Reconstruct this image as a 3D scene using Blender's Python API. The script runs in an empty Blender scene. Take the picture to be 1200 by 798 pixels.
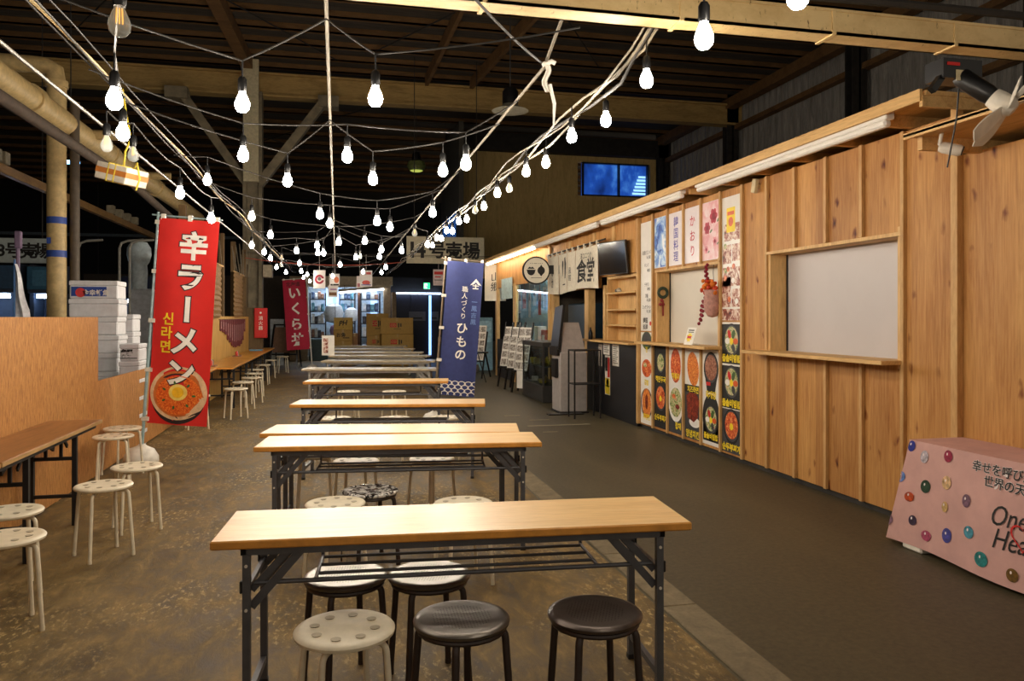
import bpy, math, random
from mathutils import Vector, Matrix
random.seed(7)
C = bpy.context.scene.collection
SC = bpy.context.scene
# ---------------------------------------------------------------- camera, world, exposure
YAW = math.radians(12.83); SN, CS = math.sin(YAW), math.cos(YAW); EYE = 1.5; F = 900.0; HY = 372.0
cam = bpy.data.objects.new('camera', bpy.data.cameras.new('camera')); C.objects.link(cam)
cam.location = (0, 0, EYE); cam.rotation_euler = (math.pi/2, 0, -YAW)
cam.data.sensor_width = 36; cam.data.lens = 27; cam.data.shift_y = -27/1200; cam.data.clip_end = 200
SC.camera = cam
BULB_POWER = 165.0
SC.view_settings.view_transform = 'Standard'; SC.view_settings.look = 'None'
SC.view_settings.gamma = 1; SC.view_settings.exposure = 0.75; SC.view_settings.use_curve_mapping = False
SC.cycles.sample_clamp_indirect = 4
W = bpy.data.worlds.new('hall_air'); SC.world = W; W.use_nodes = True
W.node_tree.nodes['Background'].inputs[0].default_value = (1.0, .86, .68, 1); W.node_tree.nodes['Background'].inputs[1].default_value = .22

# pixel <-> place (1200x798 frame)
def G(px, py, z=0.0):
    zc = F*(EYE-z)/(py-HY); xc = (px-600)/F*zc
    return Vector((xc*CS+zc*SN, zc*CS-xc*SN, z))
def dep(px, py, zc):
    xc = (px-600)/F*zc
    return Vector((xc*CS+zc*SN, zc*CS-xc*SN, EYE+(HY-py)/F*zc))
def onX(px, X):
    t = (px-600)/F; return X*(CS-t*SN)/(SN+t*CS)
def onY(px, Y):
    t = (px-600)/F; return Y*(SN+t*CS)/(CS-t*SN)
def zat(py, X, Y): return EYE+(HY-py)/F*(X*SN+Y*CS)

# ---------------------------------------------------------------- materials
def lin(c): return tuple(((v/255)/12.92 if v/255 <= .04045 else ((v/255+.055)/1.055)**2.4) for v in c)
def rgba(c): return lin(c)+(1,)
class NT:
    def __init__(s, name):
        s.m = bpy.data.materials.new(name); s.m.use_nodes = True; s.t = s.m.node_tree
        s.b = s.t.nodes['Principled BSDF']
    def n(s, typ, **kw):
        x = s.t.nodes.new(typ)
        for k, v in kw.items():
            if k.startswith('_'): setattr(x, k[1:], v)
            else: x.inputs[k.replace('__', ' ')].default_value = v
        return x
    def l(s, a, b): s.t.links.new(a, b)
    def coord(s, scale=(1,1,1)):
        tc = s.n('ShaderNodeTexCoord'); mp = s.n('ShaderNodeMapping'); mp.inputs['Scale'].default_value = scale
        s.l(tc.outputs['Object'], mp.inputs['Vector']); return mp.outputs[0]
    def noise(s, vec, scale=5, detail=4, rough=.6, dist=0):
        x = s.n('ShaderNodeTexNoise', Scale=scale, Detail=detail, Roughness=rough, Distortion=dist); s.l(vec, x.inputs['Vector']); return x.outputs['Fac']
    def ramp(s, fac, stops, interp='LINEAR'):
        r = s.n('ShaderNodeValToRGB'); r.color_ramp.interpolation = interp; e = r.color_ramp.elements
        while len(e) < len(stops): e.new(.5)
        for i, (p, c) in enumerate(stops): e[i].position = p; e[i].color = c if len(c) == 4 else rgba(c)
        s.l(fac, r.inputs['Fac']); return r.outputs['Color']
    def mix(s, fac, a, b, mode='MIX'):
        x = s.n('ShaderNodeMix', _data_type='RGBA', _blend_type=mode)
        for sock, v in ((x.inputs[0], fac), (x.inputs[6], a), (x.inputs[7], b)):
            if isinstance(v, (int, float, tuple)): sock.default_value = v
            else: s.l(v, sock)
        return x.outputs[2]
    def bump(s, h, strength=.3, dist=.01):
        x = s.n('ShaderNodeBump', Strength=strength, Distance=dist); s.l(h, x.inputs['Height']); s.l(x.outputs[0], s.b.inputs['Normal'])
    def col(s, c):
        if isinstance(c, tuple): s.b.inputs['Base Color'].default_value = c
        else: s.l(c, s.b.inputs['Base Color'])
    def pr(s, rough=.6, metal=0, spec=.5):
        s.b.inputs['Roughness'].default_value = rough; s.b.inputs['Metallic'].default_value = metal
        s.b.inputs['Specular IOR Level'].default_value = spec
MC = {}
def flat(c, rough=.6, metal=0, var=.12, scale=14, spec=.5):
    """a plain painted / plastic / metal surface with a little mottling"""
    key = (c, rough, metal, var, scale, spec)
    if key in MC: return MC[key]
    t = NT('surface'); v = t.noise(t.coord(), scale, 4)
    d = tuple(max(0, x*(1-var)) for x in c); u = tuple(min(255, x*(1+var*.5)) for x in c)
    t.col(t.ramp(v, [(.3, d), (.7, u)])); t.pr(rough, metal, spec); MC[key] = t.m; return t.m
def emit(c, strength, name='glow'):
    t = NT(name); t.b.inputs['Base Color'].default_value = rgba(c); t.b.inputs['Emission Color'].default_value = rgba(c); t.b.inputs['Emission Strength'].default_value = strength; return t.m
def grain(name, c1, c2, sc=(1,1,1), scale=6, rough=.5, c3=None, knots=False, bump=.1, spec=.4):
    t = NT(name); v = t.coord(sc)
    n1 = t.noise(v, scale, 6, .65, .6); col = t.ramp(n1, [(.3, c1), (.55, c2), (.75, c3 or c2)])
    n2 = t.noise(v, scale*6, 3); col = t.mix(.18, col, t.ramp(n2, [(.35, tuple(x*.6 for x in c1)), (.6, c2)]))
    if knots:
        vo = t.n('ShaderNodeTexVoronoi', Scale=1.0); t.l(t.coord(knots), vo.inputs['Vector'])
        k = t.ramp(vo.outputs['Distance'], [(.05, (0,0,0,1)), (.12, (.7,.7,.7,1)), (.2, (1,1,1,1))])
        col = t.mix(1, col, t.mix(1, k, (.0,.0,.0,1), 'ADD'), 'MULTIPLY')
        tint = t.mix(k, rgba((120,62,25)), rgba((255,255,255)))
        col = t.mix(.8, col, t.mix(1, col, tint, 'MULTIPLY'))
    t.col(col); t.pr(rough, 0, spec)
    if bump: t.bump(n2, bump, .003)
    return t.m
def plywood(name, c1, c2, c3, vert=True, panels=True):
    """softwood plywood: long vertical figure, sheet-to-sheet tone, scattered knots"""
    t = NT(name)
    n0 = t.noise(t.coord((1,1,.25)), 3.2, 2, .5)
    vec = t.coord((1, 1, .11))
    big = t.noise(vec, 8, 6, .72, 2.6); fine = t.noise(t.coord((1,1,.05)), 60, 3, .6)
    col = t.ramp(big, [(.28, c1), (.5, c2), (.72, c3)])
    col = t.mix(.45, col, t.ramp(fine, [(.35, c1), (.65, c3)]))
    col = t.mix(.35, col, t.ramp(n0, [(.3, c1), (.7, c3)]))
    if panels:
        tc = t.n('ShaderNodeTexCoord'); sx = t.n('ShaderNodeSeparateXYZ'); t.l(tc.outputs['Object'], sx.inputs[0])
        dv = t.n('ShaderNodeMath', _operation='DIVIDE'); dv.inputs[1].default_value = .455; t.l(sx.outputs[1], dv.inputs[0])
        fl = t.n('ShaderNodeMath', _operation='FLOOR'); t.l(dv.outputs[0], fl.inputs[0])
        wn = t.n('ShaderNodeTexWhiteNoise', _noise_dimensions='1D'); t.l(fl.outputs[0], wn.inputs['W'])
        col = t.mix(.45, col, t.mix(1, col, t.ramp(wn.outputs[0], [(0, (175,150,125)), (1, (255,255,250))]), 'MULTIPLY'))
    vo = t.n('ShaderNodeTexVoronoi', Scale=6.4, Randomness=1.0); dn = t.n('ShaderNodeTexNoise', Scale=9.0, Detail=3.0); t.l(t.coord((1,1,.5)), dn.inputs['Vector']); va = t.n('ShaderNodeVectorMath', _operation='MULTIPLY_ADD'); va.inputs[1].default_value = (.11,.11,.11); t.l(dn.outputs['Color'], va.inputs[0]); t.l(t.coord((1,1,.5)), va.inputs[2]); t.l(va.outputs[0], vo.inputs['Vector'])
    k = t.ramp(vo.outputs['Distance'], [(.03, (84,42,18)), (.075, (160,112,68)), (.2, (255,255,255))])
    gate = t.noise(t.coord(), 2.3, 1); g = t.ramp(gate, [(.4, (0,0,0,1)), (.48, (1,1,1,1))])
    col = t.mix(g, col, t.mix(1, col, k, 'MULTIPLY'))
    t.col(col); t.pr(.55, 0, .35); t.bump(fine, .08, .002); return t.m
def clear(name, c=(235,245,245), rough=.03, alpha=None):
    t = NT(name); t.b.inputs['Base Color'].default_value = rgba(c); t.b.inputs['Transmission Weight'].default_value = 1
    t.b.inputs['Roughness'].default_value = rough; t.b.inputs['IOR'].default_value = 1.12; return t.m
def foodmat(name, cols, scale=60, rough=.4):
    t = NT(name); v = t.noise(t.coord(), scale, 3, .6, 1.0)
    n = len(cols); t.col(t.ramp(v, [(.3+.4*i/(n-1), c) for i, c in enumerate(cols)], 'LINEAR')); t.pr(rough); return t.m

# ---------------------------------------------------------------- mesh building
CH = {}
def glyphs(txt, off=0.0):
    """outline of a piece of writing as (verts2d, faces), em size 1, centred on its own box; also width, height"""
    k = (txt, off)
    if k in CH: return CH[k]
    cu = bpy.data.curves.new('lettering', 'FONT'); cu.body = txt; cu.size = 1; cu.resolution_u = 3; cu.offset = off; cu.fill_mode = 'FRONT'
    ob = bpy.data.objects.new('lettering', cu); me = bpy.data.meshes.new_from_object(ob)
    vs = [(v.co.x, v.co.y) for v in me.vertices]; fs = [tuple(p.vertices) for p in me.polygons]
    bpy.data.objects.remove(ob); bpy.data.curves.remove(cu); bpy.data.meshes.remove(me)
    if vs:
        x0, x1 = min(v[0] for v in vs), max(v[0] for v in vs); y0, y1 = min(v[1] for v in vs), max(v[1] for v in vs)
    else: x0 = x1 = y0 = y1 = 0
    cx, cy = (x0+x1)/2, (y0+y1)/2
    CH[k] = ([(x-cx, y-cy) for x, y in vs], fs, x1-x0, y1-y0); return CH[k]
class MB:
    def __init__(s): s.v = []; s.f = []; s.mi = []; s.sm = []
    def add(s, vs, fs, mi=0, smooth=False):
        b = len(s.v); s.v += [tuple(p) for p in vs]
        for f in fs: s.f.append(tuple(b+i for i in f)); s.mi.append(mi); s.sm.append(smooth)
        return s
    def box(s, a, b, mi=0):
        x0,y0,z0 = [min(p,q) for p,q in zip(a,b)]; x1,y1,z1 = [max(p,q) for p,q in zip(a,b)]
        v = [(x0,y0,z0),(x1,y0,z0),(x1,y1,z0),(x0,y1,z0),(x0,y0,z1),(x1,y0,z1),(x1,y1,z1),(x0,y1,z1)]
        return s.add(v, [(0,3,2,1),(4,5,6,7),(0,1,5,4),(1,2,6,5),(2,3,7,6),(3,0,4,7)], mi)
    def rbox(s, a, b, r=.006, mi=0):
        """box with chamfered edges"""
        x0,y0,z0 = [min(p,q) for p,q in zip(a,b)]; x1,y1,z1 = [max(p,q) for p,q in zip(a,b)]
        r = min(r, (x1-x0)*.45, (y1-y0)*.45, (z1-z0)*.45); vs = []; idx = {}
        X, Y, Z = (x0,x1), (y0,y1), (z0,z1)
        for i in (0,1):
            for j in (0,1):
                for k in (0,1):
                    sx, sy, sz = 1-2*i, 1-2*j, 1-2*k
                    for ax in range(3):
                        p = [X[i]+sx*r, Y[j]+sy*r, Z[k]+sz*r]; p[ax] = (X[i],Y[j],Z[k])[ax]
                        idx[(i,j,k,ax)] = len(vs); vs.append(tuple(p))
        fs = []
        q = lambda *a: fs.append(tuple(idx[t] for t in a))
        for i in (0,1):
            o = (lambda l: l if i else l[::-1])
            q(*o([(i,0,0,0),(i,1,0,0),(i,1,1,0),(i,0,1,0)]))
            q(*o([(0,i,0,1),(0,i,1,1),(1,i,1,1),(1,i,0,1)]))
            q(*o([(0,0,i,2),(1,0,i,2),(1,1,i,2),(0,1,i,2)]))
        for i in (0,1):
            for j in (0,1):
                q((i,j,0,0),(i,j,1,0),(i,j,1,1),(i,j,0,1)); q((i,0,j,0),(i,1,j,0),(i,1,j,2),(i,0,j,2)); q((0,i,j,1),(1,i,j,1),(1,i,j,2),(0,i,j,2))
                for k in (0,1): q((i,j,k,0),(i,j,k,1),(i,j,k,2))
        return s.add(vs, fs, mi)
    def bar(s, p, q, w, h=None, mi=0, up=(0,0,1)):
        """square-section bar from p to q"""
        p, q = Vector(p), Vector(q); h = h or w; d = (q-p).normalized(); u = Vector(up)
        if abs(d.dot(u)) > .98: u = Vector((1,0,0))
        a = d.cross(u).normalized(); b = a.cross(d).normalized()
        v = [e+a*(i*w/2)+b*(j*h/2) for e in (p,q) for i,j in ((-1,-1),(1,-1),(1,1),(-1,1))]
        return s.add(v, [(0,1,2,3),(7,6,5,4),(0,4,5,1),(1,5,6,2),(2,6,7,3),(3,7,4,0)], mi)
    def tube(s, pts, r, n=8, mi=0, cap=True):
        pts = [Vector(p) for p in pts]; rs = r if isinstance(r, (list,tuple)) else [r]*len(pts); vs = []; fs = []
        ref = None
        for i, p in enumerate(pts):
            d = (pts[min(i+1,len(pts)-1)]-pts[max(i-1,0)]).normalized()
            if ref is None: ref = Vector((0,0,1)) if abs(d.z) < .9 else Vector((1,0,0))
            a = d.cross(ref).normalized(); ref = a.cross(d).normalized()
            for k in range(n):
                t = 2*math.pi*k/n; vs.append(p+(a*math.cos(t)+ref*math.sin(t))*rs[i])
        for i in range(len(pts)-1):
            for k in range(n): fs.append((i*n+k, i*n+(k+1)%n, (i+1)*n+(k+1)%n, (i+1)*n+k))
        if cap: fs.append(tuple(range(n))[::-1]); fs.append(tuple((len(pts)-1)*n+k for k in range(n)))
        return s.add(vs, fs, mi, True)
    def lathe(s, prof, n=24, mi=0, c=(0,0,0), axis=None):
        """profile [(r,z)] turned about z (or about axis) at c"""
        vs = []; fs = []; c = Vector(c); Q = Vector((0,0,1)).rotation_difference(Vector(axis)) if axis else None
        for r, z in prof:
            for k in range(n):
                t = 2*math.pi*k/n; p = Vector((r*math.cos(t), r*math.sin(t), z)); p = Q @ p if Q else p; vs.append(c+p)
        for i in range(len(prof)-1):
            for k in range(n): fs.append((i*n+k, i*n+(k+1)%n, (i+1)*n+(k+1)%n, (i+1)*n+k))
        if prof[0][0] > 1e-5: fs.append(tuple(range(n))[::-1])
        if prof[-1][0] > 1e-5: fs.append(tuple((len(prof)-1)*n+k for k in range(n)))
        return s.add(vs, fs, mi, True)
    def ball(s, c, r, n=10, mi=0, sq=(1,1,1)):
        m = max(4, n//2+1); pr = [(r*math.sin(math.pi*i/m), -r*math.cos(math.pi*i/m)) for i in range(m+1)]
        b = len(s.v); s.lathe(pr, n, mi)
        s.v[b:] = [(c[0]+x*sq[0], c[1]+y*sq[1], c[2]+z*sq[2]) for x,y,z in s.v[b:]]; return s
    def sheet(s, fn, nu, nv, th=.002, mi=0, nrm=(0,1,0), u0=0, u1=1, v0=0, v1=1):
        """cloth: fn(u,v) is its front; a real thickness th behind it"""
        nrm = Vector(nrm).normalized()*th; P = [[Vector(fn(u0+(u1-u0)*i/nu, v0+(v1-v0)*j/nv)) for j in range(nv+1)] for i in range(nu+1)]
        A = [p for r in P for p in r]; B = [p+nrm for p in A]; m = nv+1; N = len(A); fs = []
        for i in range(nu):
            for j in range(nv):
                a, b, c, d = i*m+j, (i+1)*m+j, (i+1)*m+j+1, i*m+j+1; fs += [(a,b,c,d), (N+d,N+c,N+b,N+a)]
        for i in range(nu): fs += [(i*m, N+i*m, N+(i+1)*m, (i+1)*m), (i*m+nv, (i+1)*m+nv, N+(i+1)*m+nv, N+i*m+nv)]
        for j in range(nv): fs += [(j, j+1, N+j+1, N+j), (nu*m+j, N+nu*m+j, N+nu*m+j+1, nu*m+j+1)]
        return s.add(A+B, fs, mi, True)
    def disc(s, f, a, b, ra, rb=None, n=28, mi=0, rot=0):
        rb = rb or ra; cr, sr = math.cos(rot), math.sin(rot); v = []
        for k in range(n):
            t = 2*math.pi*k/n; x, y = ra*math.cos(t), rb*math.sin(t); v.append(f(a+x*cr-y*sr, b+x*sr+y*cr))
        return s.add(v, [tuple(range(n))], mi)
    def ring(s, f, a, b, r0, r1, n=28, mi=0):
        v = [f(a+r*math.cos(2*math.pi*k/n), b+r*math.sin(2*math.pi*k/n)) for r in (r0,r1) for k in range(n)]
        return s.add(v, [(k, (k+1)%n, n+(k+1)%n, n+k)[::-1] for k in range(n)], mi)
    def poly(s, f, pts, mi=0): return s.add([f(a,b) for a,b in pts], [tuple(range(len(pts)))], mi)
    def rect(s, f, a0, b0, a1, b1, mi=0): return s.poly(f, [(a0,b0),(a1,b0),(a1,b1),(a0,b1)], mi)
    def text(s, f, txt, a, b, size, mi=0, off=0.0, vertical=False, sx=1, rot=0, pitch=1.0, sh=0):
        """writing laid on the surface f(a,b); (a,b) is the middle of the line, or the top of a vertical column"""
        cr, sr = math.cos(rot), math.sin(rot)
        if vertical:
            y = b-size*.5
            for ch in txt:
                if ch != ' ': s.text(f, ch, a, y, size, mi, off, False, sx, rot+(-math.pi/2 if ch == 'ー' else 0))
                y -= size*pitch
            return s
        vs, fs, w, h = glyphs(txt, off)
        return s.add([f(a+((x+y*sh)*cr*sx-y*sr)*size, b+((x+y*sh)*sr*sx+y*cr)*size) for x, y in vs], fs, mi)
    def build(s, name, mats, parent=None, loc=None, sharp=True):
        me = bpy.data.meshes.new(name); me.from_pydata(s.v, [], s.f)
        for m in (mats if isinstance(mats, (list,tuple)) else [mats]): me.materials.append(m)
        me.polygons.foreach_set('material_index', s.mi); me.polygons.foreach_set('use_smooth', s.sm)
        me.update()
        if sharp and any(s.sm):
            try: me.set_sharp_from_angle(angle=math.radians(40))
            except Exception: pass
        o = bpy.data.objects.new(name, me); C.objects.link(o)
        if parent: o.parent = parent
        if loc: o.location = loc
        return o
def plane(o, u, v):
    o, u, v = Vector(o), Vector(u), Vector(v)
    return lambda a, b: o+u*a+v*b
def tag(o, label, cat, group=None):
    o['label'] = label; o['category'] = cat
    if group: o['group'] = group
    return o
def thing(name, label, cat, loc=(0,0,0), rz=0, group=None):
    o = bpy.data.objects.new(name, None); o.empty_display_size = .1; C.objects.link(o); o.location = loc; o.rotation_euler = (0,0,rz)
    return tag(o, label, cat, group)
def struct(o): o['kind'] = 'structure'; return o
def dup(o, loc=None, rz=None, label=None, parent=None):
    c = o.copy(); C.objects.link(c)
    if parent: c.parent = parent
    if loc is not None: c.location = loc
    if rz is not None: c.rotation_euler = (0,0,rz)
    if label: c['label'] = label
    for ch in list(o.children): dup(ch, parent=c)
    return c

# ---------------------------------------------------------------- shared materials
PLY = plywood('softwood_plywood', (146,88,36), (200,140,72), (224,174,106))
OSB = grain('fibre_board', (126,78,34), (196,138,74), (16,16,2.2), 5, .6, (226,176,110), bump=.4)
PINE = grain('pale_pine', (190,146,88), (222,182,122), (1,1,.2), 8, .55)
PINEY = grain('pale_pine_lengthwise', (186,140,80), (220,178,116), (2,.2,2), 8, .55)
LAM = grain('beech_laminate', (226,180,116), (236,195,133), (.35,3.5,1), 4, .34, (240,204,148), bump=0, spec=.5)
LEDGE = flat((218,150,62), .45, 0, .1)
GREY = flat((92,92,96), .45, .3, .1)
BLACK = flat((22,22,24), .5, 0, .2)
BLK2 = flat((14,14,16), .35, 0, .2)
WHITE = flat((225,218,205), .45, 0, .08)
CREAM = flat((226,214,188), .42, 0, .06)
CREAMD = flat((184,172,148), .6, 0, .1)
PAPER = flat((236,232,224), .6, 0, .04)
PVC = flat((196,170,118), .5, 0, .12)
STEELY = flat((214,186,128), .6, .0, .25, 6)
DARKST = flat((46,42,38), .75, 0, .3, 5)
INK = flat((24,22,22), .6, 0, .05)
RED = flat((205,28,24), .55, 0, .06)
YEL = flat((245,214,30), .5, 0, .04)
GREEN = flat((40,110,50), .5, 0, .1)
BLUE = flat((36,72,160), .5, 0, .1)
NAVY = flat((48,58,112), .75, 0, .08)
CARD = flat((176,136,66), .75, 0, .1)
FOAM = flat((224,226,230), .6, 0, .05)
CABLE = flat((50,47,44), .6, 0, .15)
CABLEW = flat((132,122,104), .55, 0, .12)
GLASSB = clear('bulb_glass'); GLASSB.node_tree.nodes['Principled BSDF'].inputs['Alpha'].default_value = .3; GLASSB.node_tree.nodes['Principled BSDF'].inputs['Transmission Weight'].default_value = 0; GLASSB.node_tree.nodes['Principled BSDF'].inputs['Roughness'].default_value = .08
PANE = clear('shop_glass', (215,232,235), .02)
# ================================================================ THE SETTING
def floor_material():
    t = NT('worn_concrete'); v = t.coord((1,.55,1)); a = t.noise(v, 1.1, 5, .65, .5); b = t.noise(t.coord((1,.45,1)), 9, 8, .72, .4); c = t.noise(t.coord((1,.5,1)), 34, 6, .7)
    base = t.ramp(a, [(.34, (66,52,30)), (.5, (108,87,50)), (.66, (150,122,74))])
    base = t.mix(.6, base, t.ramp(b, [(.36, (44,34,18)), (.52, (108,88,50)), (.68, (160,132,82))]))
    m = t.n('ShaderNodeMath', _operation='MULTIPLY'); gate = t.ramp(t.noise(t.coord(), .9, 3, .6), [(.46, (0,0,0,1)), (.6, (1,1,1,1))])
    fl = t.ramp(c, [(.53, (0,0,0,1)), (.63, (.9,.9,.9,1))]); t.l(gate, m.inputs[0]); t.l(fl, m.inputs[1])
    col = t.mix(m.outputs[0], base, rgba((190,164,110)))
    t.col(col); t.pr(.62, 0, .35)
    r = t.ramp(b, [(.3, (.42,.42,.42,1)), (.65, (.75,.75,.75,1))]); t.l(r, t.b.inputs['Roughness']); t.bump(b, .5, .012); return t.m
def aisle_material():
    t = NT('smooth_asphalt'); v = t.coord((1,.3,1)); a = t.noise(v, .8, 5, .6, .6); b = t.noise(t.coord(), 30, 5, .7)
    col = t.ramp(a, [(.3, (58,52,36)), (.5, (76,68,48)), (.7, (98,88,63))]); col = t.mix(.3, col, t.ramp(b, [(.35, (56,50,38)), (.65, (112,101,78))]))
    t.col(col); t.pr(.5, 0, .4); t.bump(b, .15, .004); return t.m
FL, FA = floor_material(), aisle_material()
struct(MB().box((-30,-3,-.2), (1.62,48,0)).build('floor', FL))
struct(MB().box((1.62,-3,-.2), (14,48,-.002)).build('floor_aisle', FA))
k = MB()
for i in range(26):
    y0 = 1.0+i*.9; k.rbox((1.64, y0, -.03), (1.83, y0+.894, .006), .005)
struct(k.build('trim_1', grain('kerb_concrete', (104,92,70), (126,112,86), (1,1,1), 9, .8, (142,128,100))))
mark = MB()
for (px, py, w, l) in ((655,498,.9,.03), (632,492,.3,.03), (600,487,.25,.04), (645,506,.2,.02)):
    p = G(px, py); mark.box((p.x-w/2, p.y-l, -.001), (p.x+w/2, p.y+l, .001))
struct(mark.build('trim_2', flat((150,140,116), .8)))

# roof, beams, far walls -------------------------------------------------------
RZ = 8.6
def corrugated(name, x0, x1, z0, z1, y, pitch, mat, axis='x', depth=.05):
    m = MB(); n = int((x1-x0)/pitch)
    pts = []
    for i in range(n):
        a = x0+i*pitch; pts += [(a, 0), (a+pitch*.35, 0), (a+pitch*.5, depth), (a+pitch*.85, depth)]
    pts.append((x1, 0)); vs = []
    for a, d in pts:
        for z in (z0, z1): vs.append((a, y+d, z) if axis == 'x' else (y+d, a, z))
    m.add(vs, [(2*i, 2*i+2, 2*i+3, 2*i+1) for i in range(len(pts)-1)]); return struct(m.build(name, mat))
ROOFM = grain('dark_roof_board', (60,55,50), (80,74,66), (.3,3,1), 3, .9, (96,88,78), bump=0)
struct(MB().box((-30,-3,RZ), (14,48,RZ+.1)).build('ceiling', ROOFM))
PURL = grain('dark_rust_steel', (92,66,38), (122,90,54), (.3,1,1), 3, .8, bump=0)
tn = 3
y = 7.0
while y < 44:
    m = MB(); m.box((-28, y, RZ-.15), (13.5, y+.09, RZ-.002)); m.box((-28, y, RZ-.15), (13.5, y+.18, RZ-.13)); struct(m.build('trim_%d' % tn, PURL)); tn += 1
    y += 1.02 if y < 21.5 else 1.6
BEAMM = grain('stained_painted_steel', (150,122,72), (190,158,98), (.4,2,2), 3, .75, bump=0)
m = MB(); m.box((-20, 22.3, 7.65), (13, 22.5, 8.25)); m.box((-20, 22.2, 7.62), (13, 22.6, 7.68)); m.box((-20,22.2,8.22), (13,22.6,8.28)); struct(m.build('trim_%d' % tn, BEAMM)); tn += 1
# diagonal roof ties and rafters under the roof
for (x0, y0, x1, y1, w) in ((-3.0,6.9,-2.3,22.3,.28), (2.9,7,2.5,22,.1), (5.2,7,3.8,22,.1), (12.2,7,12.2,27.8,.3)):
    struct(MB().bar((x0,y0,RZ-.32), (x1,y1,RZ-.32), w, .3).build('trim_%d' % tn, PURL)); tn += 1
for (a, b) in (((-6,12,RZ-.25),(0,21,RZ-.25)), ((1,10,RZ-.25),(7,20,RZ-.25)), ((7,9,RZ-.25),(1,20,RZ-.25)), ((0,10,RZ-.25),(-6,20,RZ-.25)), ((2,24,RZ-.25),(-6,36,RZ-.25)), ((-7,24,RZ-.25),(1,36,RZ-.25))):
    struct(MB().tube([a,b], .018, 6).build('trim_%d' % tn, DARKST)); tn += 1
# hall wall on the right behind the stalls: corrugated sheets, girts and posts
CORR = grain('weathered_sheet', (120,118,114), (160,156,150), (3,3,.3), 4, .75, (186,182,172), bump=0)
corrugated('wall_right', 2.0, 28.0, 0, RZ, 12.6, .32, CORR, 'y', .09)
for z in (3.6, 5.0, 6.3, 7.5):
    struct(MB().box((12.35, 2, z), (12.58, 28, z+.14)).build('trim_%d' % tn, PURL)); tn += 1
for yy in (11.2, 16.2, 22.3, 27.6):
    m = MB(); m.box((12.1, yy, 0), (12.5, yy+.04, RZ)); m.box((12.1, yy+.26, 0), (12.5, yy+.3, RZ)); m.box((12.28, yy, 0), (12.32, yy+.3, RZ)); struct(m.build('trim_%d' % tn, DARKST)); tn += 1
# far office with tan siding above the shops, blue lit window in it
TAN = grain('tan_siding', (196,164,104), (220,190,126), (2,1,.3), 4, .75, bump=0)
m = MB(); x = 3.9
wx0, wx1 = onY(683,27.9), onY(760,27.9); wz0, wz1 = zat(229,wx0,27.9), zat(189.5,wx0,27.9)
while x < 12.6:
    x2 = min(x+.42, 12.6)
    for (z0, z1) in ((2.95, RZ-.9),) if x2 < wx0 or x > wx1 else ((2.95, wz0), (wz1, RZ-.9)):
        m.box((x, 27.95, z0), (x2-.03, 28.2, z1)); m.box((x2-.03, 27.97, z0), (x2, 28.2, z1))
    x = x2
struct(m.build('wall_far_upper', TAN))
struct(MB().box((3.9,27.6,RZ-.95), (12.6,28.2,RZ-.3)).build('trim_%d' % tn, DARKST)); tn += 1
struct(MB().box((3.75,24.0,2.9), (3.9,28.2,RZ-.9)).build('wall_office_side', flat((70,66,58), .8)))
w = MB(); mid = (wx0+wx1)/2
for a, b in ((wx0,wx0+.05), (mid+.1,mid+.16), (wx1-.05,wx1)): w.box((a,27.9,wz0), (b,28.05,wz1))
w.box((wx0,27.9,wz0), (wx1,28.05,wz0+.05)); w.box((wx0,27.9,wz1-.05), (wx1,28.05,wz1))
wo = struct(w.build('window_3', flat((60,64,70), .4, .4)))
def blue_glass():
    t = NT('blue_lit_glass'); n = t.noise(t.coord((1,1,.6)), 1.4, 4, .6); c = t.ramp(n, [(.3, (10,26,72)), (.55, (24,66,150)), (.75, (70,130,205))])
    t.col((0.01,.02,.05,1)); t.l(c, t.b.inputs['Emission Color']); t.b.inputs['Emission Strength'].default_value = .75; return t.m
g = MB(); g.box((wx0,28.08,wz0), (wx1,28.1,wz1)).build('window_pane', blue_glass(), wo)
g = MB()
for i in range(6):
    z0 = wz0+.12+i*.13; g.box((wx1-.62+.05*i,28.02,z0), (wx1-.08,28.03,z0+.08))
g.build('window_blind', emit((150,205,245), .9), wo)
# narrow blue windows on the office's nearer side
s = MB()
for (a, b) in ((24.6,25.2), (25.6,26.4), (26.9,27.5)): s.box((3.7,a,3.9), (3.745,b,4.9))
struct(s.build('window_4', emit((40,84,150), .35)))
# dark hall end beyond, and the low far wall with the shop and the shutter door
struct(MB().box((-30,47.5,0), (14,47.8,RZ)).build('wall_back', flat((26,28,32), .9)))
struct(MB().box((-30,-3,0), (-29.8,47.8,RZ)).build('wall_left_far', flat((26,28,32), .9)))
YF = 28.0
fx = lambda px: onY(px, YF); fz = lambda py, px=430: zat(py, onY(px,YF), YF)
DARKNAVY = flat((20,25,44), .6, 0, .2)
m = MB(); m.box((fx(458), YF, 0), (5.6, YF+.1, 2.95)); struct(m.build('wall_far', flat((30,30,34), .85)))
m = MB()
for i in range(5): m.box((fx(461)+i*.62, YF-.06, .02), (fx(461)+i*.62+.6, YF-.01, fz(346)))
struct(m.build('door_1', DARKNAVY))
sl = MB(); sl.box((fx(502.3), YF-.1, .1), (fx(505), YF-.07, fz(346))); struct(sl.build('window_5', emit((120,170,255), 2.2)))
ll = MB(); ll.box((fx(460), YF-.2, fz(344.5)), (fx(516), YF-.14, fz(342.8))); lo = ll.build('tube_light', emit((205,225,255), 5)); tag(lo, 'thin bare lit tube over the dark navy shutter door', 'light')
m = MB(); m.box((fx(360), YF-.5, fz(335)), (fx(459), YF, fz(325))); m.box((fx(362),YF-.45,fz(337)), (fx(457),YF-.05,fz(335)))
struct(m.build('trim_%d' % tn, flat((214,200,172), .6))); tn += 1
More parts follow.
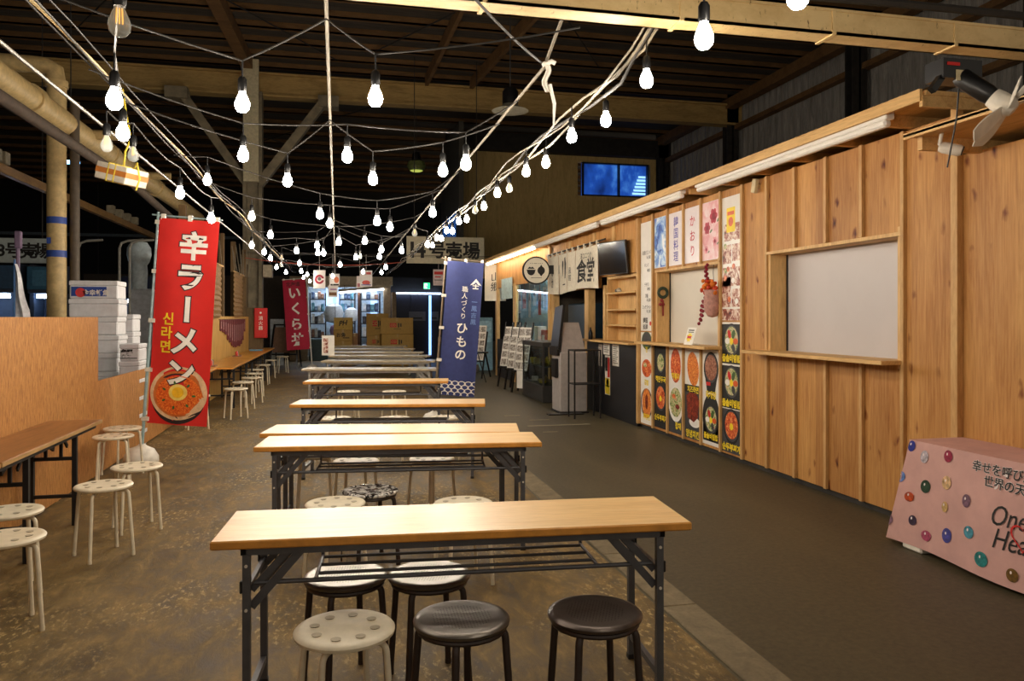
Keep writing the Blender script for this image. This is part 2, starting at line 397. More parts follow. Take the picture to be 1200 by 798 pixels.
m = MB(); m.box((fx(458),YF-.55,0), (fx(463),YF-.3,fz(343))); m.box((fx(449),YF-.3,0), (fx(457),YF-.1,fz(337))); m.box((fx(340),YF-.3,0), (fx(361),YF,fz(325)))
struct(m.build('trim_%d' % tn, flat((160,140,110), .7))); tn += 1
m = MB(); m.box((fx(419),YF-.4,0), (fx(421.5),YF-.25,fz(337))); struct(m.build('trim_%d' % tn, flat((110,72,50), .7))); tn += 1
struct(MB().box((fx(340),YF+2.6,0), (fx(459),YF+2.7,2.95)).build('wall_shop_back', flat((190,205,215), .7)))
struct(MB().box((fx(340),YF,2.85), (fx(459),YF+2.7,2.95)).build('ceiling_shop', flat((150,155,160), .7)))
struct(MB().box((-8.2,YF,0), (fx(340),YF+.1,2.95)).build('wall_far_left', flat((60,52,44), .8)))
for i, (px, l) in enumerate(((378, 'left'), (432, 'right'))):
    o = MB().box((fx(px)-.6, YF+.9, 2.77), (fx(px)+.6, YF+1.0, 2.85)).build('shop_light', emit((225,238,255), 26)); tag(o, 'lit ceiling tube inside the far shop, the %s one' % l, 'light')

# left partition: tall fibre board, low fibre board, then counter backboard --------
XL = -2.2
y1 = onX(115, XL)
struct(MB().box((XL-.02, .5, .02), (XL, y1, 1.503)).build('wall_left', OSB))
struct(MB().box((XL-.022, y1, .02), (XL-.003, 12.4, .9)).build('wall_left_low', OSB))
m = MB()
for yy in (1.5,3.3,5.1,6.9,7.85,9.7,11.5): m.box((XL-.07,yy,0), (XL-.022,yy+.05,.88))
struct(m.build('trim_%d' % tn, PINE)); tn += 1
BOARD = grain('yellow_backboard', (196,150,74), (220,176,98), (1,1,.2), 6, .5, bump=0)
struct(MB().box((XL-.03, 12.4, .02), (XL, 20.6, 1.52)).build('wall_left_counter', BOARD))
m = MB()
for yy in (12.4,14.6,16.4,18.2,20.3): m.box((XL-.13,yy,0), (XL-.03,yy+.1,3.2))
struct(m.build('trim_%d' % tn, grain('brown_post', (86,66,40), (120,94,60), (1,1,.2), 8, .7))); tn += 1
m = MB(); m.box((XL-.12,20.6,0), (XL+.35,20.72,1.75)); m.box((XL-.3,21.2,0),(XL-.1,21.4,2.9)); struct(m.build('wall_left_end', grain('drab_partition', (88,72,50), (112,94,66), (1,1,.2), 8, .75)))

# steel column with forked braces, left pipes ------------------------------------
cy = 22.1; cx0, cx1 = onY(285.5,cy), onY(308,cy)
m = MB(); m.box((cx0,cy-.2,0), (cx0+.09,cy+.2,7.65)); m.box((cx1-.09,cy-.2,0), (cx1,cy+.2,7.65)); m.box((cx0,cy-.03,0), (cx1,cy+.03,7.65))
z0 = zat(215,cx0,cy); zt = 7.6
m.bar((cx0+.08,cy,z0), (onY(211,cy),cy,zt), .22, .3, up=(0,1,0)); m.bar((cx1-.08,cy,z0), (onY(382,cy),cy,zt), .22, .3, up=(0,1,0))
for px in (208,385): a = onY(px,cy); m.box((a-.28,cy-.25,zt-.25), (a+.28,cy+.25,zt+.05))
struct(m.build('column_steel', flat((140,128,104), .65, 0, .2, 4)))
m = MB(); m.box((onY(290,21.6)-.1,21.5,zat(212,cx0,21.5)), (onY(298,21.6)+.12,21.62,zat(68,cx0,21.5))); struct(m.build('trim_%d' % tn, flat((206,194,160), .6))); tn += 1

# beam across the near ceiling ---------------------------------------------------
NB = 3.3
def cream_steel():
    t = NT('cream_painted_beam'); v = t.coord((.6,1,1)); a = t.noise(v, 5, 5, .7); s = t.noise(t.coord((3,1,1)), 16, 6, .7)
    c = t.ramp(a, [(.3, (204,170,112)), (.6, (234,204,146))]); g = t.ramp(s, [(.62, (0,0,0,1)), (.7, (1,1,1,1))]); t.col(t.mix(g, c, rgba((112,78,40)))); t.pr(.55); return t.m
CST = cream_steel()
m = MB(); m.box((-.35,NB,2.882), (5.2,NB+.012,3.0)); m.box((-.35,NB,2.882), (5.2,NB+.13,2.894)); m.box((-.35,NB+.118,2.882), (5.2,NB+.13,3.0))
for xx in (.62,1.55,2.35,3.05,3.9): m.box((xx,NB-.006,2.876), (xx+.02,NB+.136,3.003))
m.box((-.35,NB-.004,2.99), (5.2,NB+.014,3.004))
struct(m.build('beam_near', CST))
m = MB(); m.box((5.05,NB-.02,0), (5.2,NB+.15,5.2)); m.box((-.38,NB-.01,2.87),(-.3,NB+.14,RZ)); struct(m.build('column_near', CST))
# ================================================================ RIGHT-HAND STALLS
XR = 4.05
ST = .455
def wallpiece(name, y0, y1, z0, z1, mat=PLY, x0=XR, x1=XR+.02): return struct(MB().box((x0,y0,z0), (x1,y1,z1)).build(name, mat))
TOP = 2.86
# plywood front with the wide shutter window (4.83..6.66) and the poster bay (7.13..9.86)
def front(name, y0, y1, wy0, wy1, wz0, wz1, top):
    m = MB(); m.box((XR,y0,.05), (XR+.02,y1,wz0)); m.box((XR,y0,wz1), (XR+.02,y1,top))
    m.box((XR,y0,wz0), (XR+.02,wy0,wz1)); m.box((XR,wy1,wz0), (XR+.02,y1,wz1)); return struct(m.build(name, PLY))
front('wall_stall_plywood', 4.33, 7.13, 4.87, 6.64, 1.18, 2.1, TOP)
front('wall_stall_posters', 7.13, 9.88, 7.62, 9.3, 1.18, 2.08, TOP)
wallpiece('wall_stall_near', 1.2, 4.31, .03, 2.58, PLY, XR+.0, XR+.02)
struct(MB().box((XR+.02,1.2,.0), (XR+.06,9.88,.06)).build('baseboard_right', DARKST))
def shutter_window(name, y0, y1, z0, z1, panelcol, sill_over):
    m = MB(); d = .17
    m.box((XR-.012,y1-.03,z0), (XR+d+.03,y1+.012,z1+.03)); m.box((XR-.012,y0-.012,z0-.06), (XR+d+.03,y0+.03,z1+.07))
    m.box((XR-.03,y0-.02,z1), (XR+d+.03,y1+.02,z1+.028)); m.box((XR,y0,z0-.02), (XR+d+.03,y1,z0))
    o = struct(m.build(name, PINE))
    MB().box((XR+d,y0+.02,z0), (XR+d+.012,y1-.02,z1)).build('shutter_panel', panelcol, o)
    MB().box((XR+d-.012,y1-.045,z0), (XR+d,y1-.028,z1)).build('shutter_track', BLACK, o)
    s = MB(); s.rbox((XR-.2,y0-.03,z0-.028), (XR+.03,y1+sill_over,z0+.004), .004); s.build('window_sill', PINEY, o); return o
PANELC = flat((196,190,190), .5, 0, .015, 3)
shutter_window('window_1', 4.87, 6.64, 1.18, 2.1, PANELC, .2)
shutter_window('window_2', 7.62, 9.3, 1.18, 2.08, flat((216,209,196), .5, 0, .015, 3), .3)
bat = grain('batten_pine', (176,128,72), (206,164,106), (1,1,.2), 9, .55)
def batten(y, z0, z1, w=.036, d=.03):
    global tn; struct(MB().rbox((XR-d,y-w/2,z0), (XR,y+w/2,z1), .003).build('trim_%d' % tn, bat)); tn += 1
for i in range(3):
    y = 6.64-ST*(i+1)+.02; batten(y, .05, 1.15); batten(y, 2.13, TOP)
batten(6.665, .05, TOP); batten(4.84, .05, TOP); batten(4.33, .05, TOP+.12, .06, .05); batten(7.13, .05, TOP, .04)
for i in range(1, 5):
    y = 7.13+ST*i
    if i > 1 or True: batten(y, 2.11, TOP, .034); batten(y, .05, 1.15, .034)
batten(7.585, 1.2, 2.1, .034)
batten(9.405, .05, TOP, .04); batten(9.87, .05, TOP, .05, .05)
# roofing of the stalls: board with fascia and rafters (a thing of its own: a canopy fixed along the wall tops)
aw = struct(MB().box((3.7,4.28,2.95), (4.9,20.2,2.968)).build('roof_awning', PINEY))
m = MB(); m.box((3.685,4.27,2.905), (3.705,20.2,2.985)); m.build('fascia', PINEY, aw); m = MB(); m.box((3.70,4.262,2.87), (4.9,4.29,2.945)); m.box((3.72,4.255,2.945),(4.7,4.31,2.975)); m.build('fascia', PINEY, aw)
y = 4.75
while y < 20:
    MB().box((3.8,y,2.865), (4.9,y+.045,2.948)).build('rafter', PINEY, aw); y += ST*1.35
r2 = struct(MB().box((3.52,1.2,2.645), (4.6,4.22,2.66)).build('roof_awning_near', PINEY))
MB().box((3.6,4.15,2.56), (4.3,4.19,2.645)).build('rafter', PINEY, r2); MB().box((3.62,3.0,2.5),(4.05,3.03,2.645)).build('rafter', PINEY, r2); MB().box((3.52,1.2,2.63),(3.54,4.22,2.668)).build('fascia', PINEY, r2)
struct(MB().box((4.9,1.2,0), (4.95,20.2,2.95)).build('wall_stall_inner', flat((40,36,32), .8)))
# tube lights under the awning edge
def batten_light(y0, y1, lit, label):
    o = thing('tube_light', label, 'light', (3.75, (y0+y1)/2, 2.845))
    h = (y1-y0)/2
    m = MB(); m.rbox((-.035,-h,.035), (.035,h,.103), .006); m.build('housing', flat((236,232,226), .4, 0, .02), o)
    m = MB(); m.rbox((-.03,-h+.02,-.012), (.03,h-.02,.036), .014); m.build('diffuser', emit((255,240,214), 14) if lit else flat((238,234,228), .35, 0, .02), o); return o
batten_light(4.62, 7.55, False, 'long white unlit tube fitting over the plywood shutter stall')
batten_light(7.9, 10.6, False, 'unlit white tube fitting above the food poster stall')
batten_light(10.75, 14.4, False, 'unlit tube fitting above the shop curtain and wall screen')
batten_light(14.5, 19.3, True, 'glowing tube fitting at the far end of the stall awning')
# ---------------- posters
fR = lambda a, b, d=.004: Vector((XR-d, a, b))
def poster(y0, y1, z0, z1, label, draw, name='poster', cat='poster', base=(232,228,222), mats=()):
    """a printed sheet on the plywood: y1 its far edge, y0 its near edge; draw(m, f, w, h) prints on it, f(a,b) from its far bottom corner"""
    m = MB(); m.box((XR-.003,y0,z0), (XR-.0005,y1,z1), 0)
    f0 = lambda lay: (lambda a, b: Vector((XR-.0036-.0005*lay, y1-a, z0+b)))
    draw(m, f0, y1-y0, z1-z0); o = m.build(name, [flat(base, .3, 0, .02)]+list(mats)); return tag(o, label, cat)
SOUP = foodmat('red_stew', [(90,22,10), (196,62,24), (226,120,60), (240,180,120)], 30)
NOOD = foodmat('orange_noodles', [(150,52,14), (224,120,44), (244,180,90)], 45)
BROWN = foodmat('glazed_brown', [(60,16,8), (124,36,18), (170,70,40)], 28)
GREENY = foodmat('mixed_greens', [(40,64,24), (130,150,70), (220,210,170), (196,70,40)], 32)
GREYST = foodmat('brown_soup', [(92,46,30), (150,92,70), (200,150,120)], 30)
PHOTO = foodmat('food_photo', [(40,28,24), (150,60,40), (220,190,170), (240,236,230)], 16)
DM = [INK, SOUP, NOOD, BROWN, GREENY, GREYST, YEL, flat((236,232,226), .3, 0, .02), flat((226,96,30), .4), RED, PHOTO, flat((60,62,66), .4), flat((64,96,40), .5)]
FOOD = {'soup':2, 'nood':3, 'brown':4, 'green':5, 'grey':6}
def dish(m, f, cx, cy, r, food, rim, yolk=False, wide=1.0, bg=None, cap=None, capsize=.085, bib=False):
    if bg: m.rect(f(1), bg[0], bg[1], bg[2], bg[3], 1)
    m.disc(f(2), cx, cy, r*wide, r*1.1, mi=1 if rim == 'dark' else 8); m.disc(f(3), cx, cy+.006, r*.88*wide, r*.96, mi=12 if rim == 'dark' else 8); m.disc(f(4), cx, cy+.012, r*.8*wide, r*.84, mi=FOOD[food])
    if bib:
        for k, mi in enumerate((9, 13, 10, 8, 5, 12)):
            t = k*1.047; m.disc(f(5), cx+.5*r*math.cos(t), cy+.5*r*math.sin(t), r*.3, r*.2, 10, mi, t)
    if yolk: m.disc(f(6), cx, cy, r*.22, mi=7)
    if cap:
        w = glyphs(cap, .03)[2]*capsize; sxx = min(1, (bg[2]-bg[0] if bg else .4)*.96/max(w,.01))
        m.text(f(7), cap, (bg[0]+bg[2])/2 if bg else cx, cy-r*1.1-.06, capsize, 7, .03, sx=sxx)
def P2(dishes):
    def d(m, f, w, h):
        for q in dishes: dish(m, f, **q)
    return d
def D(cx, cy, r, food, rim, cap, b0, b1, w=.415, **k): return dict(cx=cx, cy=cy, r=r, food=food, rim=rim, cap=cap, bg=k.pop('bg', (0,b0,w,b1)), **k)
g0 = .435
rng = lambda i: (7.13+ST*i+.02, 7.13+ST*(i+1)-.02)
def noBG(d): d = dict(d); return d
a, b = rng(3+1); posts = {}
a, b = rng(4); a0, b0 = 8.97, 9.38
poster(a0, b0, .08, 1.14, 'tall food poster under the counter with a small soup bowl above a red stew', P2([D(.2,.83,.13,'green','dark','떡만두국',.56,1.06,.41), D(.2,.38,.17,'soup','dark','순두부찌개',.0,.56,.41,yolk=True)]), mats=DM)
def whitebg(dd):
    dd['bg'] = None; return dd
def col3(m, f, w, h):
    m.disc(f(2), .2,.83,.17,.25,mi=8); m.disc(f(4), .2,.83,.145,.21,mi=2); m.text(f(7), '떡볶이', .2, .7, .085, 7, .03)
    m.rect(f(1), 0,.0,.415,.28,12); m.disc(f(2), .2,.36,.2,.22,mi=8); m.disc(f(4), .2,.38,.17,.18,mi=5); m.disc(f(5), .15,.45,.05,.03,mi=2); m.disc(f(5), .25,.33,.06,.03,mi=4); m.text(f(7), '잡채', .27, .1, .09, 7, .03)
poster(8.06+.46, 8.95-.02, .08, 1.14, 'food poster with red rice cakes in a white oval bowl above glass noodles', col3, mats=DM)
def col4(m, f, w, h):
    m.rect(f(1), 0,0,.415,.55,12); m.disc(f(2), .22,.84,.17,.28,mi=8,rot=.25); m.disc(f(4), .22,.82,.145,.2,mi=3,rot=.25); m.rect(f(3), 0,.54,.415,.63,1); m.text(f(7), '치즈라면', .22, .58, .08, 7, .03)
    m.poly(f(4), [(.05,.5),(.12,.54),(.3,.54),(.38,.46),(.34,.26),(.24,.2),(.08,.24)], 4); m.disc(f(3), .26,.2,.14,.06,mi=8); m.text(f(7), '양념치킨', .21, .06, .095, 7, .03)
poster(8.07, 8.48, .08, 1.14, 'food poster with fried noodles on white plate above dark red glazed chicken', col4, mats=DM)
def col5(m, f, w, h):
    m.poly(f(1), [(.04,.86),(.12,.58),(.3,.58),(.38,.86)], 1); dish(m, f, .21,.85,.17,'grey','dark'); m.rect(f(5), .1,.66,.2,.7,10); m.text(f(7), '육개장', .21,.56,.09,7,.03)
    m.disc(f(1), .21,.31,.2,.26,mi=1); m.rect(f(1), .02,.04,.4,.22,1); dish(m, f, .21,.28,.16,'green','dark',True,bib=True); m.text(f(7), '돌솥비빔밥', .21,.1,.072,7,.035)
poster(7.61, 8.03, .08, 1.14, 'white food poster with beef soup in black bowl above a rice bowl with egg', col5, mats=DM)
def col6(m, f, w, h):
    W_ = w; c = W_/2
    m.rect(f(1), 0,.0,W_,.46,12); dish(m, f, c,.28,.17,'soup','dark',True); m.text(f(7), '순두부찌개', c,.06,.085,7,.045)
    m.rect(f(1), .0,.47,W_,.92,1); dish(m, f, c,.74,.17,'green','dark',True,bib=True); m.text(f(7), '돌솥비빔밥', c,.525,.085,7,.045)
    m.rect(f(1), .0,.94,W_,1.36,1); dish(m, f, c,1.18,.17,'green','dark',True,bib=True); m.text(f(7), '돌솥비빔밥', c,1.0,.085,7,.045)
poster(7.16, 7.57, .07, 1.45, 'black food poster of three stacked bowls, two rice bowls with egg over red stew', col6, mats=DM)
def col6b(m, f, w, h):
    for i, (x0, y0, x1, y1) in enumerate(((0,.0,.42,.12),(0,.14,.19,.46),(.21,.14,.4,.33),(.02,.36,.4,.56),(.02,.6,.2,.8),(.22,.62,.4,.8),(.05,.84,.37,1.02))): m.rect(f(1), x0, y0, x1, min(y1,h-.02), 11)
    for i in range(9): m.disc(f(2), random.uniform(.06,.36), random.uniform(.1,.9), .035, .03, 12, random.choice((2,8,5,4)))
    m.rect(f(2), .1,h-.38,.28,h-.12,7); m.rect(f(3), .12,h-.2,.26,h-.16,9); m.disc(f(3), .19,h-.27,.05,.05,mi=9)
poster(7.16, 7.57, 1.47, 2.78, 'white poster of food snapshots with a small yellow picture near its top', col6b, mats=DM)
def col1b(m, f, w, h):
    c = w/2
    m.rect(f(1), 0,0,w,.5,8); m.disc(f(2), c,.28,.19,.26,mi=8); m.ring(f(3), c,.28,.17,.2,mi=12); m.disc(f(4), c,.28,.15,.2,mi=3); m.disc(f(5), c,.3,.05,.1,mi=4); m.text(f(7), '짜장면', c,.1,.085,7,.03)
    m.rect(f(1), 0,.52,w,.92,8); m.disc(f(2), c,.74,.19,.15,mi=8); m.disc(f(4), c,.75,.165,.12,mi=2); m.disc(f(5), c-.05,.79,.06,.03,mi=5); m.text(f(7), '김밥', c,.56,.08,7,.03)
    m.disc(f(1), c,1.12,.17,.12,mi=13); m.disc(f(2), c,1.14,.14,.09,mi=12); m.text(f(7), '전', c,1.0,.08,7,.03)
poster(9.43, 9.84, .07, 1.3, 'food poster of three dishes beside the dark counter, noodles on an oval plate lowest', col1b, mats=DM)
def col1t(m, f, w, h):
    for i, (t, b) in enumerate((('石焼ビビンバ', 1.05), ('¥1,000', .98), ('キンパ', .88), ('¥800', .81), ('チヂミ', .62), ('¥900', .56), ('冷麺', .47), ('¥1,000', .41), ('ユッケジャン', .32), ('¥1,100', .26))):
        m.text(f(2), t, .2 if i % 2 == 0 else .27, b, .06, 1, .01, sx=.8)
    m.text(f(2), '韓国', .16, .14, .08, 1, .02); m.text(f(2), '料理', .16, .05, .08, 1, .02); m.disc(f(2), .33,.1,.03,mi=10)
poster(9.43, 9.84, 1.32, 2.78, 'tall white menu sheet with handwritten black dish names and prices', col1t, mats=DM)
BLF = foodmat('blue_flowers', [(24,50,140), (80,130,215), (180,210,240), (250,250,255)], 6); PKF = foodmat('pink_wash', [(226,150,160), (238,196,200), (246,226,228)], 7)
UPW = (232,224,228)
poster(8.97, 9.38, 2.14, 2.79, 'blue flower print banner above the poster stall shutter', lambda m, f, w, h: m.rect(f(1), .005,.005,w-.005,h-.005,1), base=UPW, mats=[BLF])
VIO = flat((92,84,170), .5, 0, .05); ROSE = flat((206,60,84), .5, 0, .15); LEAFG = flat((120,140,110), .6)
poster(8.52, 8.93, 2.14, 2.79, 'white banner with a violet vertical line of four characters', lambda m, f, w, h: m.text(f(2), '韓国料理', w/2, h-.05, .135, 1, .012, vertical=True, pitch=1.05), base=UPW, mats=[VIO])
poster(8.07, 8.48, 2.14, 2.79, 'white banner with three pink vertical characters', lambda m, f, w, h: m.text(f(2), 'かおり', w/2, h-.09, .14, 1, .012, vertical=True, pitch=1.25), base=UPW, mats=[ROSE])
def roses(m, f, w, h):
    m.rect(f(1), .005,.005,w-.005,h-.005,1)
    for (x, y, r) in ((.27,.48,.085),(.12,.36,.07),(.3,.2,.05),(.1,.12,.045)):
        for k in range(6): m.disc(f(2), x+r*.55*math.cos(k*1.05), y+r*.55*math.sin(k*1.05), r*.5, r*.42, 14, 2 if r > .06 else 3, k)
        m.disc(f(3), x, y, r*.4, mi=4); m.disc(f(2), x+r*1.3, y-r*.6, r*.5, r*.2, 10, 5, .5)
poster(7.61, 8.03, 2.14, 2.79, 'pink rose print banner above the poster stall shutter', roses, base=UPW, mats=[PKF, ROSE, flat((232,150,160), .5), flat((170,30,60), .5), LEAFG])
# things about the poster stall window
o = thing('hanging_bouquet', 'pink pouch of orange flowers with red berry strings at the shutter', 'flowers', (XR-.06, 7.68, 1.5))
m = MB(); m.lathe([(.002,0),(.05,.012),(.085,.07),(.095,.15),(.085,.24),(.09,.3),(.082,.3),(.078,.2),(.0,.19)], 20); b0 = m.build('pouch', flat((190,140,128), .7, 0, .15, 30), o)
m = MB(); random.seed(3)
for i in range(34): t = random.uniform(0,6.28); r = random.uniform(0,.1); m.ball((r*math.cos(t)-.02, r*math.sin(t)*1.1+.02, .31+random.uniform(-.05,.09)), random.uniform(.018,.032), 8, random.choice((0,0,1)))
m.build('flowers', [flat((232,124,32), .6, 0, .2, 40), flat((214,70,30), .6, 0, .2, 40)], o)
m = MB()
for (yy, zz, n, dx) in ((.1,.58,6,0),(.13,.56,7,0),(.15,.22,6,.0),(.2,.18,6,.0)):
    pts = [(dx-.01, yy+.012*math.sin(i*1.3)+(.02*i if zz < .3 else 0), zz-.05*i) for i in range(n)]; m.tube(pts, .003, 5)
    for p in pts: m.ball(p, .02, 8)
m.build('berry_string', flat((140,16,40), .35, 0, .15, 30), o)
m = MB(); m.tube([(.02,0,.3),(.02,.02,.5),(.045,.05,.61)], .003, 5); m.build('cord', CABLE, o)
o = thing('wreath', 'small dark green wreath with red drops on the window jamb', 'decoration', (XR+.06, 9.265, 1.72))
m = MB(); pts = [(.06*math.cos(t*.35), -.012, .06*math.sin(t*.35)+.1) for t in range(19)]; m.tube(pts, .02, 8); m.build('ring', flat((54,66,50), .8, 0, .3, 60), o)
m = MB(); [m.ball((.02*k-.02,-.02,.0-.05*abs(k)), .022, 8) for k in (-1,0,1)]; m.box((-.01,-.02,-.2),(.01,-.01,0)); m.build('drops', flat((150,40,40), .5), o)
o = thing('price_card', 'tilted white price card with yellow burst on the poster stall sill', 'sign', (XR-.1, 8.2, 1.185))
fc = plane((0,.11,.0), (0,-1,0), (.06,0,.2)); m = MB(); m.sheet(lambda u, v: fc(.22*u, v), 1, 1, .003, 0, (1,0,-.3)); fo = lambda a, b: fc(a,b)+Vector((-.002,0,.001))
st = [(.1+(.075 if k % 2 else .05)*math.cos(k*.3927), .42+(.3 if k % 2 else .2)*math.sin(k*.3927)) for k in range(16)]; m.poly(fo, st, 1); m.rect(lambda a,b: fc(a,b)+Vector((-.003,0,.001)), .05,.36,.15,.5,2)
m.rect(fo, .04,.8,.18,.86,3); m.rect(fo, .04,.7,.18,.74,3); m.build('card', [PAPER, YEL, RED, INK], o); MB().box((.05,-.08,0),(.1,.08,.012)).build('foot', PAPER, o)
# small beige sensor box on the plywood
ys = onX(890, XR); zs = zat(218, XR, ys)
o = thing('sensor_box', 'small beige box tilted on the plywood near the poster strip', 'box', (XR-.05, ys, zs)); o.rotation_euler = (.25,0,0)
MB().rbox((-.02,-.035,-.07), (.02,.035,.07), .006).build('case', flat((206,190,150), .5), o); MB().box((.0,-.02,-.02), (.06,.02,.02)).build('bracket', flat((190,170,130), .5), o)
# ---------------- the counter stall: black counter, shelves, screen, curtain
o = struct(MB().box((XR-.02,9.93,0), (XR+.02,12.1,1.12)).build('wall_counter_front', flat((26,27,32), .35, 0, .1)))
MB().rbox((XR-.16,9.9,1.12), (XR+.45,12.2,1.15), .004).build('counter_board', PINEY, o)
SHELFIN = flat((120,92,100), .7)
nich = thing('wall_shelf', 'pine box shelf with three boards above the black counter', 'shelf', (XR+.02, 10.0, 1.151))
m = MB(); m.box((.0,1.22,0), (.34,1.26,.96)); m.box((.0,0,0), (.34,.03,.96)); m.box((-.0,0,.93), (.34,1.26,.97)); m.build('frame', PINE, nich)
MB().box((.33,.03,0), (.345,1.22,.93)).build('back', SHELFIN, nich); MB().box((.17,.5,0), (.33,1.22,.93)).build('side_panel', PINE, nich)
for z in (.22,.45,.7): MB().box((-.03,.03,z), (.17,1.22,z+.025)).build('shelf_board', PINEY, nich)
m = MB(); m.ball((0,0,.035), .035, 10, 0, (1,1.3,1)); m.ball((0,.1,.028), .028, 10, 1); m.ball((0,-.07,.02),.02,8,0)
tag(m.build('figurine', [flat((190,180,160), .5), flat((90,90,90), .5)], None, (XR+.08, 10.9, 1.151+.725)), 'small pale ornament on the top board of the pine shelf', 'ornament')
bt = MB(); bt.lathe([(.03,0),(.035,.01),(.035,.1),(.02,.14),(.012,.16),(.012,.19)], 14)
tag(bt.build('dispenser', BLACK, None, (XR-.08, 11.75, 1.151)), 'small black pump bottle standing on the black counter ledge', 'bottle')
# plank wall above and posts beside the opening
PLK = grain('pine_planks', (168,112,52), (206,152,86), (1,2.2,.2), 7, .55, (220,172,108))
m = MB(); y = 9.9
while y < 14.35: m.box((XR+.0,y,2.13 if y < 11.3 else 1.97), (XR+.02,y+.19,TOP+.05)); y += .2
struct(m.build('wall_planks', PLK))
m = MB(); m.box((XR,11.28,0), (XR+.1,11.38,2.0)); m.box((XR,12.1,0),(XR+.12,12.3,2.0)); m.box((XR,14.2,0), (XR+.12,14.35,TOP)); m.box((XR-.03,10.8,2.2),(XR,10.9,2.86)); m.box((XR-.03,11.7,2.6),(XR,11.8,2.86)); m.box((XR-.03,13.,2.6),(XR,13.1,2.86))
struct(m.build('trim_%d' % tn, PINE)); tn += 1
struct(MB().box((XR+.02,14.3,0), (4.9,14.34,2.9)).build('wall_stall_cross', flat((70,62,50), .8)))
m = MB(); m.rbox((XR+.2,12.6,0), (XR+.75,13.9,1.75), .02); tag(m.build('refrigerator', flat((42,62,76), .35), None), 'dark blue steel cabinet inside the curtained opening', 'refrigerator')
# wall screen on an arm
o = thing('wall_screen', 'flat dark screen tilted out from the planks beside the curtain', 'screen', (3.88, 10.5, 2.36)); o.rotation_euler = (0, math.radians(-6), math.radians(17))
m = MB(); m.rbox((-.012,-.33,-.24), (.03,.33,.24), .006); m.build('housing', BLK2, o)
MB().box((-.0135,-.315,-.225), (-.011,.315,.225)).build('screen_glass', flat((16,17,20), .12, 0, .02), o)
m = MB(); m.bar((.03,.0,0), (.16,-.16,0), .03); m.box((.15,-.2,-.08),(.17,-.12,.08)); m.build('wall_arm', BLACK, o)
# curtain (noren) on its rod
CL = flat((222,213,194), .85, 0, .06, 20)
ny0, ny1, nz0, nz1 = 11.3, 14.15, 1.95, 2.63
o = thing('shop_curtain', 'cream shop curtain with black brush writing hung over the opening', 'curtain', (3.93, ny0, nz0))
Lc = ny1-ny0; Hc = nz1-nz0
def cur(gap):
    def f(u, v): return Vector((.02*math.sin(u*Lc*9)*(1.1-v)-.012*math.sin(u*41)*(1-v), Lc*(1-u), Hc*v-.03*math.sin(u*Lc*2.2)*(1-v)))
    return f
cf = cur(0)
for i, (u0, u1) in enumerate(((0,.245),(.255,.44),(.45,.60),(.61,1.0))):
    m = MB(); m.sheet(cf, 16, 6, .003, 0, (1,0,0), u0, u1); on = lambda a, b: cf(a/Lc, b/Hc)+Vector((-.006,0,0))
    if i == 3:
        m.text(on, '食堂', 2.3, .3, .42, 1, .02, sx=1.1); m.text(on, '洋ユニつか', 2.3, .55, .12, 1, .0)
    if i == 2: m.text(on, '函館', 1.42, .42, .12, 1, 0, vertical=True)
    if i == 1:
        m.poly(on, [(.95,.5),(.98,.56),(1.03,.5),(1.0,.3),(.98,.3)], 1); m.disc(on, .99,.5,.05,.07,14,1); m.poly(on, [(1.1,.6),(1.15,.62),(1.2,.5),(1.17,.25),(1.13,.25)], 1); m.rect(on, 1.0,.14,1.16,.16,1)
    if i == 0: m.text(on, 'いか', .3, .5, .2, 1, .01, vertical=True)
    m.build('cloth_panel', [CL, INK], o)
MB().tube([(.0,-.35,Hc+.05),(.0,Lc+.1,Hc+.05)], .014, 8).build('rod', BLACK, o)
for i in range(10):
    u = i/9; MB().box((-.018,Lc*u-.03 if u < 1 else Lc-.06,Hc-.01), (.018,Lc*u+.03,Hc+.07)).build('loop', CL, o)
# round projecting sign
def proj_sign():
    o = thing('round_sign', 'round white sign with black rim and bowl drawing jutting from the stalls', 'sign', (3.6, 13.8, 2.37), -YAW*.3)
    m = MB(); m.lathe([(.0,0),(.26,0),(.26,.07),(.0,.07)], 40, 0, (0,.035,0), (0,-1,0)); m.build('rim', BLK2, o)
    f = plane((0,-.0385,0), (1,0,0), (0,0,1)); m = MB(); m.lathe([(.235,0),(.235,.003),(0,.003)], 40, 0, (0,-.036,0), (0,-1,0)); f = plane((0,-.0405,0), (1,0,0), (0,0,1))
    hb = [(-.1+.078*math.cos(t), .0+.092*math.sin(t)) for t in [math.pi+math.pi*k/12 for k in range(13)]]; m.poly(f, hb, 1); m.rect(f, -.185,.0,-.015,.014,1); m.poly(f, [(-.17,.03),(-.125,.07),(-.1,.05),(-.075,.07),(-.03,.03)], 1)
    m.disc(f, .09,.0,.07,.075,20,1); m.poly(f, [(.045,-.05),(.135,-.05),(.09,-.11)], 1); m.poly(f, [(.06,.06),(.09,.11),(.12,.06)], 1); m.rect(f, -.1,-.14,.1,-.132,1); m.text(f, '- - --- - - -', 0,.13,.06,1,.03)
    m.build('face', [flat((232,224,206), .5, 0, .02), INK], o); m = MB(); m.box((.25,-.02,-.06),(.45,.02,.1)); m.build('bracket', BLACK, o); return o
proj_sign()
